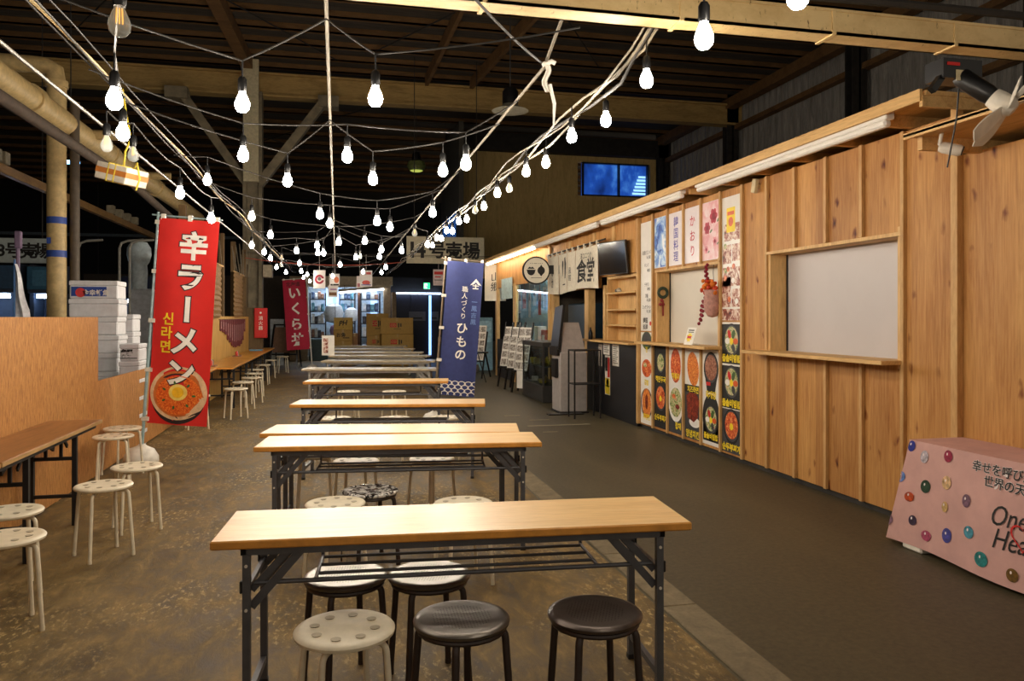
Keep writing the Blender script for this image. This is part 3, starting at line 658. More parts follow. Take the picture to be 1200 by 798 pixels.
# notices on the black counter
def notice(y0, y1, z0, z1, label, draw=None, mats=(), base=(228,222,212)):
    m = MB(); m.box((XR-.024,y0,z0), (XR-.0215,y1,z1)); f = lambda a, b: Vector((XR-.0246, y1-a, z0+b))
    if draw: draw(m, f, y1-y0, z1-z0)
    tag(m.build('notice', [flat(base, .6, 0, .03)]+list(mats)), label, 'notice')
def lines(m, f, w, h):
    k = int(h/.03)
    for i in range(1, k): m.rect(f, .03, h-.03*i-.012, w-.03*(1+i%3), h-.03*i, 1)
GR = flat((110,106,100), .7)
notice(11.02, 11.3, .93, 1.1, 'wide white paper notice taped at the top of the black counter', lines, [GR])
notice(10.63, 10.9, .78, 1.1, 'white paper notice on the black counter, nearest the posters', lines, [GR])
notice(11.36, 11.52, .74, 1.08, 'narrow greyish paper notice on the black counter by the machine', lines, [GR], (186,172,160))
def yl(m, f, w, h):
    m.rect(f, .01,.01,w-.01,h*.42,1); m.rect(f, .01,h*.6,w*.5,h*.95,3); m.rect(f, w*.52,h*.45,w-.01,h*.95,2); m.rect(f, w*.1,h*.2,w*.9,h*.24,3); m.disc(f, w*.5,h*.32,w*.25,mi=3); m.rect(f, .02,h*.45,w*.5,h*.58,4)
notice(11.0, 11.22, .32, .92, 'tall yellow and red printed strip hanging on the black counter', yl, [YEL, RED, INK, PAPER])
# ticket machine with tall black stand before it
o = thing('ticket_machine', 'grey self-order machine with slanted black screen before the curtain', 'machine', (3.62, 11.75, 0), 0)
SILV = flat((182,174,170), .4, .2, .06)
m = MB(); m.rbox((-.22,-.22,.02), (.22,.25,.95), .012); m.build('body', SILV, o)
m = MB(); p = [(-.2,-.2,.95),(.2,-.2,.95),(.12,-.1,1.42),(-.14,-.1,1.42)]; q = [(x,y+.2,z) for x,y,z in p]; m.add(p+q, [(0,1,2,3),(7,6,5,4),(0,4,5,1),(1,5,6,2),(2,6,7,3),(3,7,4,0)]); m.build('head', SILV, o)
m = MB(); m.bar((-.24,.0,.98), (-.14,.06,1.68), .46, .04, up=(1,0,.1)); m.build('display', BLK2, o)
m = MB(); m.rbox((-.27,-.2,.9),(-.22,.25,1.05),.01); m.rbox((-.28,-.12,.55),(-.22,.1,.85),.01); m.build('payment_slot', BLK2, o); m = MB(); m.rbox((-.24,-.26,0), (.24,.27,.02), .004); m.build('plinth', BLACK, o)
MB().rbox((-.46,-.42,0),(.1,-.27,.015),.003).build('foot_plate', BLK2, o)
o = thing('plant_stand', 'tall thin black stand with two shelves before the grey machine', 'stand', (3.62, 11.0, 0))
m = MB()
for (x, y) in ((-.2,-.15),(.2,-.15),(.2,.15),(-.2,.15)): MB().bar((x,y,0),(x,y,1.0),.02).build('leg', BLACK, o)
MB().rbox((-.21,-.16,1.0),(.21,.16,1.02),.004).build('top', BLACK, o); MB().rbox((-.21,-.16,.5),(.21,.16,.515),.004).build('shelf_board', BLACK, o)
# glass display case
o = thing('display_case', 'low glass display case with pale goods beside the grey machine', 'display case', (3.78, 13.75, 0))
m = MB(); m.rbox((-.27,-.75,0),(.27,.75,.3),.01); m.box((-.27,-.75,.98),(.27,.75,1.06)); 
for (x,y) in ((-.25,-.73),(.25,-.73),(.25,.73),(-.25,.73)): m.bar((x,y,.3),(x,y,.98),.03)
m.build('cabinet', flat((50,48,46), .4), o); m = MB(); m.box((-.262,-.72,.3),(-.257,.72,.98)); m.box((-.24,-.742,.3),(.24,-.737,.98)); m.build('glass', PANE, o)
MB().box((-.24,-.7,.62),(.24,.7,.632)).build('glass_shelf', flat((120,130,130), .2), o)
random.seed(5)
gx = []
for i in range(12):
    z = .633 if i % 2 else .301; x = random.uniform(-.15,.12); y = -.6+.1*i
    m = MB()
    if i % 3: m.rbox((-.06,-.04,0),(.06,.04,.05+.02*(i%4)),.01)
    else: m.lathe([(.03,0),(.04,.02),(.035,.09),(.015,.11),(.015,.13)], 12)
    t = m.build('packaged_food', flat(random.choice([(220,212,196),(190,170,120),(170,150,130),(214,190,70)]), .4), None, (3.78+x, 13.75+y, z)); tag(t, 'packaged food %s shelf of the glass display case, %s from its near end' % ('on the upper' if i % 2 else 'on the lower', ['first','second','third','fourth','fifth','sixth'][i//2]), 'food', 'goods in the glass display case')
# menu easels
PH = foodmat('menu_photo', [(70,60,56), (150,140,130), (226,222,214)], 22)
def easel(x, y, rz, label, hgt=1.25):
    o = thing('menu_easel', label, 'easel', (x,y,0), rz)
    for sx in (-.2,.2): MB().bar((sx,-.22,0),(sx*.9,.02,hgt+.15),.03).build('leg', BLK2, o)
    MB().bar((0,.35,0),(0,.03,hgt),.03).build('leg', BLK2, o); MB().bar((-.22,-.18,.42),(.22,-.18,.42),.04,.03).build('ledge', BLK2, o)
    f = plane((-.19,-.165,.45), (1,0,0), (0,.155/.95,.85/.95)); m = MB(); m.sheet(lambda u, v: f(.38*u, .95*v), 1, 1, .012, 0, (0,1,-.2)); ff = lambda a, b: f(a,b)+Vector((0,-.003,.001))
    for i in range(2):
        for j in range(5): m.rect(ff, .02+.18*i, .03+.185*j, .18+.18*i, .17+.185*j, 1)
    m.build('menu_board', [PAPER, PH], o); return o
easel(3.7, 14.95, -1.05, 'black easel with menu photos, nearest of the three by the display case')
easel(3.7, 15.6, -1.05, 'black easel with menu photos, middle of the three in a row')
easel(3.7, 16.3, -1.05, 'black easel with menu photos, farthest of the three in a row')
easel(3.5, 18.8, -.9, 'bluish lone easel standing past the row of three menu easels', 1.0)
m = MB(); f = plane((3.48,14.85,.1), (.08,-.16,0), (0,0,.35)); m.sheet(lambda u,v: f(u,v), 1, 1, .003, 0, (0,1,0)); tag(m.build('leaflet', PAPER), 'white leaflet hanging below the nearest menu easel', 'leaflet')
# far shop of the row: pine front, glass, pale blue curtain, hanging shop cloth
m = MB(); m.box((XR-.02,14.35,2.25),(XR+.02,19.6,2.94)); struct(m.build('wall_pine_shop', PLK))
m = MB(); m.box((XR-.03,14.36,0),(XR+.05,14.5,2.9)); m.box((XR-.03,17.3,.0),(XR+.05,17.55,2.3)); m.box((XR-.03,19.4,0),(XR+.05,19.6,2.9)); struct(m.build('trim_%d' % tn, PINE)); tn += 1
struct(MB().box((XR-.02,14.5,0),(XR+.02,19.4,.95)).build('wall_pine_shop_base', flat((52,50,52), .6)))
g = struct(MB().box((XR+.0,14.5,.95),(XR+.01,17.3,2.25)).build('window_6', PANE)); struct(MB().box((4.78,14.36,0),(4.88,20,2.9)).build('wall_shop_inside', flat((150,190,205), .6)))
o = MB().box((4.4,15,2.88),(4.5,17,2.95)).build('shop_light', emit((225,240,255), 34)); tag(o, 'lit tube behind the glass of the pine fronted shop', 'light')
o = thing('small_curtain', 'pale blue short curtain under the pine boards', 'curtain', (XR-.06, 17.5, 1.95))
for i in range(3): MB().sheet(lambda u, v: Vector((.012*math.sin(u*14+i), .4*i+.39*u, .5*v)), 8, 3, .003, 0, (1,0,0)).build('cloth_panel', flat((190,212,214), .8), o)
MB().tube([(0,-.05,.5),(0,1.3,.5)], .01, 6).build('rod', PINE, o)
o = thing('shop_cloth', 'hanging white shop cloth with two brush characters at the row end', 'curtain', (3.72, 19.5, 1.93))
cf2 = lambda u, v: Vector((.56*u, .02*math.sin(u*9)*(1-v), 1.02*v)); m = MB(); m.sheet(cf2, 10, 6, .003, 0, (0,1,0)); f = lambda a, b: cf2(a/.56, b/1.02)+Vector((0,-.005,0))
m.text(f, '山', .28,.62,.26,1,0); m.text(f, '郷', .28,.36,.26,1,0); m.build('cloth_panel', [flat((226,222,210), .8, 0, .03), INK], o); MB().tube([(-.05,0,1.03),(.65,0,1.03)], .014, 6).build('rod', PINE, o)
for i, (y, z, c) in enumerate(((15.0,1.0,(214,208,200)),(15.5,1.0,(190,70,60)),(16.1,1.0,(240,236,226)),(16.8,1.0,(120,150,170)))):
    m = MB(); m.rbox((-.1,-.16,0),(.1,.16,.22+.07*(i%3)),.01); m.box((-.102,-.12,.08),(-.1,.12,.18),1)
    tag(m.build('goods_box', [flat(c, .5), PAPER], None, (4.3,y,.95)), '%s goods box behind the glass of the pine fronted shop' % ['pale','red','white','blue grey'][i], 'box')
for i, (y, z, w, h, c) in enumerate(((14.75,1.7,.3,.42,(236,230,222)),(15.2,1.55,.22,.5,(222,90,70)),(15.6,1.75,.26,.36,(240,236,230)),(16.05,1.5,.2,.6,(236,220,200)),(16.5,1.7,.3,.4,(190,70,60)),(16.95,1.6,.24,.5,(240,238,234)))):
    m = MB(); m.box((4.075,y,z),(4.08,y+w,z+h)); m.rect(lambda a,b: Vector((4.0735,y+w-a,z+b)), w*.15,h*.55,w*.85,h*.85,1); m.tube([(4.078,y+w/2,z+h),(4.078,y+w/2,2.3)], .004, 5, 0)
    tag(m.build('hanging_paper', [flat(c, .6), PHOTO], None), 'paper notice hung inside the pine fronted shop glass, %s from its near end' % ['first','second','third','fourth','fifth','sixth'][i], 'notice', 'papers behind the shop glass')
struct(MB().box((4.1,14.6,.9),(4.6,17.2,.95)).build('shelf_inside', PINE))
o = thing('round_side_table', 'small round dark table between the far easels', 'table', (3.1,17.4,0)); MB().lathe([(0,.68),(.3,.68),(.3,.71),(0,.71)], 24).build('tabletop', BLK2, o)
for k in range(3): MB().tube([(.05*math.cos(k*2.1),.05*math.sin(k*2.1),.68),(.25*math.cos(k*2.1),.25*math.sin(k*2.1),0)], .012, 6).build('leg', BLK2, o)
m = MB(); m.lathe([(.0,0),(.2,0),(.24,.1),(.2,.22),(.0,.24)], 18); tag(m.build('sack', flat((120,108,92), .8), None, (3.55,20.6,0)), 'round brownish bundle on the floor at the row end', 'bag')
m = MB(); m.rbox((-.3,-.3,0),(.3,.3,1.5),.02); m.box((-.25,-.303,.8),(.25,-.3,1.4),1); tag(m.build('refrigerator', [flat((140,176,190), .4), flat((180,215,225), .3)], None, (4.0,21.6,0)), 'pale blue cold cabinet past the hanging white shop cloth', 'refrigerator')
# security camera and clip fan
o = thing('security_camera', 'white bullet camera under the near awning board', 'camera', tuple(dep(1112,174,4.78))); ax = Vector((.55,-.55,-.25)).normalized()
MB().lathe([(.0,-.06),(.03,-.055),(.036,-.03),(.036,.06),(.03,.075),(.0,.075)], 18, 0, (0,0,0), ax).build('body', WHITE, o); MB().lathe([(0,0),(.029,0),(.027,.006),(0,.006)], 18, 0, ax*.075, ax).build('lens', BLK2, o)
MB().tube([(-.02,.02,.0),(-.05,.02,.03),(-.05,.0,.1)], .012, 8).build('mount', WHITE, o)
# ================================================================ TABLES
def rot2(v, a): return Vector((v.x*math.cos(a)-v.y*math.sin(a), v.x*math.sin(a)+v.y*math.cos(a), v.z))
def make_table(L, topmats, metal, name='folding_table', D_=.45, H=.7):
    o = thing(name, '', 'table', (0,0,0)); h, d = L/2, D_/2
    m = MB(); m.rbox((-h,-d,H-.032), (h,d,H), .005)
    for i, f in enumerate(m.f):
        if all(abs(m.v[k][2]-H) < 1e-6 for k in f): m.mi[i] = 0
        else: m.mi[i] = 1
    m.build('tabletop', topmats, o)
    z = H-.032; m = MB(); q = h-.1
    m.box((-q,-d+.03,z-.03), (q,-d+.05,z)); m.box((-q,d-.05,z-.03), (q,d-.03,z)); m.box((-q,-d+.03,z-.03), (-q+.02,d-.03,z)); m.box((q-.02,-d+.03,z-.03), (q,d-.03,z)); m.build('apron_frame', metal, o)
    for sx in (-1,1):
        x = sx*(q-.02)
        for sy in (-1,1):
            l = MB(); l.box((x-.0135,sy*(d-.04)-.0135,.012), (x+.0135,sy*(d-.04)+.0135,z-.028)); leg = l.build('leg', metal, o); c = MB(); c.box((x-.016,sy*(d-.04)-.016,0), (x+.016,sy*(d-.04)+.016,.02)); c.build('leg_cap', BLACK, leg)
            b = MB(); b.bar((x-sx*.012,sy*(d-.065),.44), (x-sx*.2,sy*(d-.065),z-.015), .012, .03); b.bar((x-sx*.012,sy*(d-.07),.5), (x-sx*.15,sy*(d-.07),z-.02), .008, .026)
            b.lathe([(0,0),(.006,0),(.006,.004),(0,.004)], 8, 1, (x,sy*(d-.04)+sy*.0135,.44), (0,sy,0)); b.lathe([(0,0),(.006,0),(.006,.004),(0,.004)], 8, 1, (x,sy*(d-.04)+sy*.0135,.6), (0,sy,0)); b.build('brace', [metal, WHITE], o)
            k = MB(); k.rbox((x+sx*.0135,sy*(d-.04)-.012,.5), (x+sx*.024,sy*(d-.04)+.012,.545), .003); k.build('lock_button', BLACK, leg)
        MB().box((x-.011,-d+.05,.09), (x+.011,d-.05,.115)).build('foot_bar', metal, o); MB().box((x-.008,-d+.05,.5), (x+.008,d-.05,.52)).build('cross_bar', metal, o)
    w = MB(); s = h-.36
    for y in (-d+.07,-.08,.02,.12): w.tube([(-s-(.22 if y < -.1 else 0),y,.525),(s+(.22 if y < -.1 else 0),y,.525)], .0065 if y > -.1 else .009, 8)
    for sx in (-1,1): w.tube([(sx*s,-d+.07,.525),(sx*s,.14,.525),(sx*s,.16,z-.01)], .0075, 8)
    w.build('wire_shelf', metal, o); return o
protoB = make_table(1.8, [LAM, LEDGE], GREY)
LAMW = flat((206,196,176), .25, 0, .05, 8); protoW = make_table(2.1, [LAMW, flat((176,160,132), .5)], flat((150,146,138), .4, .2))
def place_table(first, fl, fr, label, proto, depth=.45, grp='rows of folding tables'):
    a, b = G(fl[0],fl[1],.7), G(fr[0],fr[1],.7); d = b-a; rz = math.atan2(d.y, d.x); c = (a+b)/2+rot2(Vector((0,depth/2,0)), rz); c.z = 0
    o = proto if first else dup(proto); o.location = c; o.rotation_euler = (0,0,rz); o['label'] = label; o['group'] = grp; return o
place_table(1, (244.5,635.5), (812,612), 'nearest wood topped folding table with stools under it', protoB)
place_table(0, (297.5,524), (634.7,518), 'front table of the pushed together wooden pair, second from camera', protoB)
p = place_table(0, (303.5,508), (609.5,506), 'back table of the pushed together wooden pair, slightly narrower looking', protoB)
place_table(0, (340,474), (567.5,473), 'wooden folding table standing alone just beyond the pushed together pair', protoB)
place_table(0, (354.7,447.5), (525,446.5), 'farthest wood topped folding table, beside the blue banner', protoB)
WL = ['nearest of the pale topped folding tables, beyond the wooden ones','second nearest of the pale topped folding tables','third nearest pale topped folding table, reaching past the blue banner pole','third farthest of the pale topped folding tables','second farthest of the pale topped folding tables','farthest pale topped folding table in front of the cardboard boxes']
for i, (l, r, y) in enumerate(((353.3,511.3,432.5),(376.5,509,423),(376.5,512,417),(388,494,413),(388.5,483.5,409),(389,475,405.5))):
    place_table(i == 0, (l,y), (r,y-.2), WL[i], protoW)
cd = thing('menu_stand', 'small upright menu card on the left end of a pale table', 'sign', dep(384.5,418,16.25)); cd.location.z = .7
m = MB(); m.box((-.13,-.01,0), (.13,.01,.42)); m.box((-.1,-.012,.05),(.0,-.01,.36),1); m.build('card', [PAPER, PHOTO], cd)
# ================================================================ STOOLS
def make_stool(kind):
    o = thing('stool', '', 'stool', (0,0,0)); R = .168; H = .45
    m = MB(); m.lathe([(0,H-.026),(R-.012,H-.026),(R,H-.02),(R+.002,H-.01),(R-.004,H-.003),(R-.02,H),(R*.8,H-.002),(0,H-.004)], 40)
    f = lambda a, b: Vector((a,b,H-.0015)); 
    if kind == 'white':
        for k in range(8): t = k*math.pi/4+.2; m.lathe([(.0175,.001),(.016,-.0005),(.013,-.002),(0,-.002)], 14, 1, (R*.62*math.cos(t),R*.62*math.sin(t),H-.0005))
    else:
        n = 0
        for i in range(-9,10):
            for j in range(-9,10):
                x, y = i*.0125+(.006 if j % 2 else 0), j*.011
                if x*x+y*y < .011: m.disc(lambda a,b: Vector((a,b,H-.0012)), x, y, .0026, n=5, mi=1)
    top = {'white': CREAM, 'silver': flat((124,117,110), .36, .85, .08, 20), 'dark': flat((96,86,80), .34, .7, .1, 20), 'black': foodmat('glossy_marbled_seat', [(12,12,14),(20,20,24),(210,205,198),(240,236,230)], 26, .12)}[kind]
    hole = CREAMD if kind == 'white' else flat((40,34,30), .8)
    seat = m.build('seat', [top, hole], o); r = .011 if kind == 'white' else .0135; lm = CREAM if kind == 'white' else flat((64,54,50), .4, .3)
    if kind != 'white': q = MB(); q.tube([(.15*math.cos(t*.314),.15*math.sin(t*.314),H-.036) for t in range(21)], .01, 8); q.build('seat_ring', lm, o)
    for k in range(4):
        t = k*math.pi/2+math.pi/4; cx, cy_ = math.cos(t), math.sin(t); rr = R-.014; pts = [(cx*(rr-.07),cy_*(rr-.07),H-.04)]
        for j in range(6): a = j*math.pi/10; pts.append((cx*(rr-.03+.03*math.sin(a)),cy_*(rr-.03+.03*math.sin(a)),H-.07+.03*math.cos(a)))
        pts.append((cx*(rr+.028),cy_*(rr+.028),.008)); l = MB(); l.tube(pts, r, 10); leg = l.build('leg', lm, o); c = MB(); c.lathe([(r+.001,0),(r+.001,.02)], 10, 0, (cx*(rr+.027),cy_*(rr+.027),0)); c.build('leg_cap', lm, leg)
    return o
PRO = {}
def stool(kind, px, py, label, rz=0, grp=None):
    p = G(px, py, .45); p.z = 0
    o = dup(PRO[kind]) if kind in PRO else PRO.setdefault(kind, make_stool(kind))
    o.location = p; o.rotation_euler = (0,0,rz); o['label'] = label
    if grp: o['group'] = grp
    elif 'group' in o: del o['group']
    return o
GW, GF = 'white stools along the left tables', 'stools under the folding tables'
stool('white', 404, 734, 'cream stool with dimpled seat, nearest on the left under the nearest table', .3, GF)
stool('silver', 405, 672, 'silver perforated stool with dark legs behind the nearest cream stool', .4, GF)
stool('silver', 503, 670, 'silver perforated stool with dark legs in the middle beyond the nearest table', .2, GF)
stool('silver', 541, 722, 'silver perforated stool front and center under the nearest table', .5, GF)
stool('dark', 697, 715, 'dark brown perforated stool under the right end of the nearest table', .1, GF)
stool('white', 393, 588, 'cream stool just behind the left part of the nearest table', .5, GF)
stool('black', 434, 573, 'glossy black and silver stool between the nearest tables', .35, GF)
stool('white', 543, 588, 'cream stool just behind the middle of the nearest table', .2, GF)
for i, (px, py, l) in enumerate(((369,531,'left one under the pushed together wooden pair'),(417,539,'middle one under the pushed together wooden pair'),(506,536,'right one under the pushed together wooden pair'),(392,489,'leftmost under the lone wooden table'),(462,489,'middle one under the lone wooden table'),(523,488,'rightmost under the lone wooden table'),(408,458,'left one beneath the farthest wooden table'),(462,458,'right one beneath the farthest wooden table'))):
    stool('white', px, py, 'cream stool, '+l, .3*i, GF)
stool('white', 121.6, 567, 'white stool standing in front of the dark legged table end', .62, GW)
stool('white', 160.4, 545, 'white stool nearest the aisle by the left fibre board', .45, GW)
stool('white', 132.8, 510, 'white stool between the low fibre board and the dark legged table', .2, GW)
stool('white', 143.5, 500.5, 'white stool behind another, closest to the red banner base', .8, GW)
stool('white', 10, 597.5, 'white stool cut by the frame, farther of two at the dark legged table', .5, GW)
stool('white', 7, 628, 'white stool cut by the frame, nearer of two at the dark legged table', .5, GW)
for i, (px, py) in enumerate(((231,463),(276.5,454.7),(285,447),(295,442),(297.5,437),(299,432.5),(308,427),(316,421.5))):
    stool('white', px, py, 'white stool, '+['first','second','third','fourth','fifth','sixth','seventh','eighth'][i]+' from the red banner along the left counters', .2*i+.3, 'white stools along the counters')
stool('white', 331, 417.3, 'lone white stool near the black easel and pink banner', .3, 'white stools along the counters')
# ================================================================ LEFT COUNTERS
DKTOP = grain('dark_counter_wood', (116,74,34), (150,100,52), (2,.3,1), 6, .4, (168,116,64), bump=0)
def counter(x0, x1, y0, y1, label, topm, edge, H=.7, name='counter_table'):
    o = thing(name, label, 'table', ((x0+x1)/2,(y0+y1)/2,0)); a, b = (x1-x0)/2, (y1-y0)/2
    m = MB(); m.rbox((-a,-b,H-.03),(a,b,H),.004); m.build('tabletop', topm, o); m = MB(); m.box((a-.002,-b,H-.026),(a+.003,b,H-.003)); m.box((-a,-b-.003,H-.026),(a,-b+.001,H-.003)); m.box((-a,b-.001,H-.026),(a,b+.003,H-.003)); m.build('edge_band', edge, o)
    for sy in (-1,1):
        y = sy*(b-.48) if b > .7 else sy*(b-.12)
        for sx in (-1,1): m = MB(); m.box((sx*(a-.05)-.016,y-.016,0),(sx*(a-.05)+.016,y+.016,H-.03)); m.build('leg', BLACK, o)
        for z in (.2,.47): MB().box((-a+.06,y-.011,z),(a-.06,y+.011,z+.024)).build('crossbar', BLACK, o)
        for x in (a-.14,-a+.14): MB().bar((x,y,.47),(x,y,H-.03),.02).build('upright_bar', BLACK, o)
        m = MB(); m.bar((0,y,.55),(0,y-sy*.25,H-.03),.016,.03); m.bar((a-.1,y,.57),(a-.1,y-sy*.12,H-.03),.012,.026); m.build('brace', BLACK, o)
    m = MB(); m.box((a-.05,-b+.05,H-.06),(a-.03,b-.05,H-.03)); m.box((-a+.03,-b+.05,H-.06),(-a+.05,b-.05,H-.03)); m.build('apron_frame', BLACK, o); return o
counter(-2.18, -1.8, 4.75, 6.6, 'dark wood topped table with black legs against the tall fibre board', DKTOP, grain('pale_edge', (150,116,70), (180,144,94), (2,.3,1), 6))
counter(-2.18, -1.8, 2.85, 4.72, 'dark wood topped table along the tall board, cut by the frame', DKTOP, PINE)
YTOP = grain('amber_counter_top', (170,112,36), (206,146,58), (2,.3,1), 5, .3, bump=0)
counter(-2.15, -1.86, 11.1, 12.9, 'amber topped counter table partly behind the red banner', YTOP, LEDGE)
counter(-2.15, -1.62, 12.95, 15.7, 'long amber counter table, first after the red banner one', YTOP, LEDGE)
counter(-2.15, -1.62, 15.75, 18.5, 'long amber counter table in the middle of the left row', YTOP, LEDGE)
counter(-2.15, -1.62, 18.55, 21.3, 'long amber counter table farthest along the left row', YTOP, LEDGE)
for i, (y, lab) in enumerate(((13.3,'nearer'),(16.6,'farther'))):
    o = thing('condiment_tray', 'small tray of jars on the amber counter, the %s one' % lab, 'tray', (-2.0,y,.7)); MB().rbox((-.08,-.12,0),(.08,.12,.02),.005).build('tray', flat((150,110,90), .5), o)
    for k in range(3): MB().lathe([(.025,.02),(.028,.03),(.028,.09),(.018,.11),(0,.11)], 12, 0, (0,-.07+.07*k,0)).build('jar', flat([(196,60,50),(224,214,200),(90,60,50)][k], .35), o)
m = MB(); m.rbox((-.15,-.1,0),(.15,.1,.03),.005); tag(m.build('wipes_pack', flat((90,150,180), .5), None, (-1.9,19.4,.7)), 'flat light blue pack lying on the far amber counter', 'pack')
# bunting of dark red pennants on the backboard, notices, blinds
m = MB(); DR = flat((112,36,40), .7, 0, .3, 20); random.seed(11)
tags = thing('pennant_strip', 'row of dark red hanging tags on the yellow backboard', 'decoration', (XL+.01, 15.6, 1.46)); MB().tube([(0,-.1,0),(0,4.3,0)], .006, 6).build('cord', CABLE, tags)
for i in range(13):
    h = [.22,.25,.3,.42,.48,.56,.6,.62,.6,.62,.58,.5,.3][i]; m = MB(); m.box((.0,.32*i,-h),(.008,.32*i+.27,0)); m.box((.0081,.32*i+.1,-h*.8),(.0095,.32*i+.17,-h*.2),1); m.build('hanging_tag', [DR, flat((190,150,150), .7)], tags)
o = MB().box((XL,12.75,.98),(XL+.003,12.85,1.35)); o.box((XL+.003,12.78,1.0),(XL+.004,12.82,1.33),1); tag(o.build('notice', [flat((206,166,96), .6), INK]), 'thin strip notice on the yellow backboard beside the red banner', 'notice')
o = MB().lathe([(.0,0),(.12,0),(.12,.01),(0,.01)], 20, 0, (XL,18.6,1.05), (1,0,0)); tag(o.build('wall_plaque', PAPER), 'round pale plaque under the dark red hanging tags', 'plaque')
BAM = grain('bamboo_blind', (110,80,44), (150,114,66), (1,1,14), 6, .7, (168,132,84))
for i, (y0, y1, zt_, zb, nm) in enumerate(((12.9,14.2,2.55,1.55,'first'),(14.75,15.9,2.5,1.5,'second'),(17.6,19.4,2.5,1.52,'third'))):
    o = thing('bamboo_blind', 'rolled down woven blind over the left counters, %s from the red banner' % nm, 'blind', (XL+.02,y0,zb)); w_ = y1-y0; h = zt_-zb
    MB().sheet(lambda u, v: Vector((.03*math.sin(u*5)+.012*math.sin(v*60), w_*u, h*v)), 8, 30, .012, 0, (-1,0,0)).build('slats', BAM, o); MB().tube([(0,-.04,h),(0,w_+.04,h)], .018, 6).build('head_rail', PINE, o)
    for y in (.1,w_-.1): MB().tube([(0,y,h),(-.05,y,h+.5)], .006, 5).build('cord', CABLEW, o)
st = MB()
for i in range(7): st.tube([(XL+.05+.02*i,18.0+.2*i,2.45),(XL+.0-.1+.05*i,18.2+.25*i,3.1+.05*(i%3))], .009, 5)
tag(st.build('tied_strings', CABLEW), 'bunch of pale hanging strings above the third woven blind', 'string')
# red fire box on the partition end
o = thing('extinguisher_box', 'red upright box with white writing on the partition end', 'box', (onY(305.5,20.5),20.5,0)); zc_ = zat(396,onY(305,20.5),20.5); zt_ = zat(361,onY(305,20.5),20.5)
m = MB(); m.rbox((-.16,0,zc_),(.16,.12,zt_),.01); m.rbox((-.14,-.008,zc_+.03),(.14,.004,zt_-.03),.003); m.text(plane((0,-.009,0),(1,0,0),(0,0,1)), '消火器', 0, zt_-.2, .11, 1, .01, vertical=True, pitch=1.15); m.disc(plane((0,-.009,0),(1,0,0),(0,0,1)), 0, zt_-.12, .025, mi=1); m.build('case', [RED, PAPER], o)
# ================================================================ BANNERS ON POLES
def nobori(loc, W_, z0, z1, lean, cm, label, draw, polem, side=-1, base=True, mats=(), rz=-YAW, amp=.012, ph=0):
    o = thing('banner_flag', label, 'banner', loc); o.rotation_euler = (0, lean, rz)
    if base: m = MB(); m.lathe([(.0,0),(.16,0),(.17,.03),(.165,.08),(.12,.15),(.05,.18),(.03,.2),(0,.2)], 24); m.build('base', WHITE, o)
    m = MB(); m.tube([(0,0,.1),(0,0,1.2)], .016, 10); m.tube([(0,0,1.2),(0,0,z1+.06)], .012, 10); m.lathe([(.02,0),(.02,.06)], 10, 0, (0,0,1.17)); m.build('pole', polem, o)
    x0 = .03 if side < 0 else -.03-W_; Hh = z1-z0
    MB().tube([(.06*side,0,z1+.03),(-side*(W_+.05),0,z1+.02)], .008, 8).build('top_rod', polem, o)
    cf = lambda u, v: Vector((x0+W_*u, -.012+amp*math.sin(u*7+v*3+ph)*(1-.3*v)+amp*.8*math.sin(v*5+ph), z0+Hh*v))
    m = MB(); m.sheet(cf, 16, 24, .002, 0, (0,1,0)); lay = lambda k: (lambda a, b: cf(a/W_, b/Hh)+Vector((0,-.003-.0014*k,0))); draw(m, lay, W_, Hh); m.build('cloth', [cm]+list(mats), o)
    for t in (.02,.26,.5,.74,.98): MB().box((min(x0,-.018) if side < 0 else -.035,-.02,z0+Hh*t-.02),(x0+.02 if side < 0 else .018,.02,z0+Hh*t+.02)).build('tab', WHITE, o)
    for t in (.05,.5,.95): MB().box((x0+W_*t-.02,-.022,z1-.015),(x0+W_*t+.02,.012,z1+.045)).build('tab', WHITE, o)
    return o
def d_red(m, lay, w, h):
    u = w*.6
    for i, ch in enumerate('辛ラーメン'):
        y = h*(.875-.155*i); x = u-.012*i
        r = -math.pi/2 if ch == 'ー' else 0
        m.text(lay(2), ch, x, y, .3, 2, .07, rot=r); m.text(lay(3), ch, x, y, .3, 3, .035, rot=r)
    for i, ch in enumerate('신라면'): m.text(lay(2), ch, w*(.26-.01*i), h*(.515-.068*i), .135, 4, .025)
    cx, cy_ = w*.5, h*.145
    m.disc(lay(1), cx, cy_-.035, .275, .26, 40, 2); m.disc(lay(2), cx, cy_+.02, .295, .275, 40, 5); m.disc(lay(3), cx, cy_+.015, .262, .235, 40, 6); m.disc(lay(4), cx+.005, cy_-.0, .235, .2, 40, 7)
    m.disc(lay(5), cx, cy_+.03, .095, .085, 24, 9); m.disc(lay(6), cx, cy_+.03, .06, .055, 24, 8)
    for k in range(7): t = k*.9; m.disc(lay(5), cx+.16*math.cos(t), cy_+.13*math.sin(t), .02, .012, 8, 10, t)
DKB = flat((44,26,28), .7, 0, .05)
nobori(G(165,543), .615, .42, 2.53, math.radians(4.0), flat((214,36,30), .7, 0, .05, 4), 'red banner with large white writing and a noodle bowl on a white base', d_red, flat((150,176,180), .4), mats=[RED, DKB, PAPER, flat((246,206,40), .6), flat((226,190,150), .5), flat((206,110,50), .5), foodmat('noodles_in_broth', [(170,40,10),(226,96,30),(244,160,70)], 70), flat((250,190,40), .4), flat((246,214,110), .4), flat((60,100,50), .6)], ph=1)
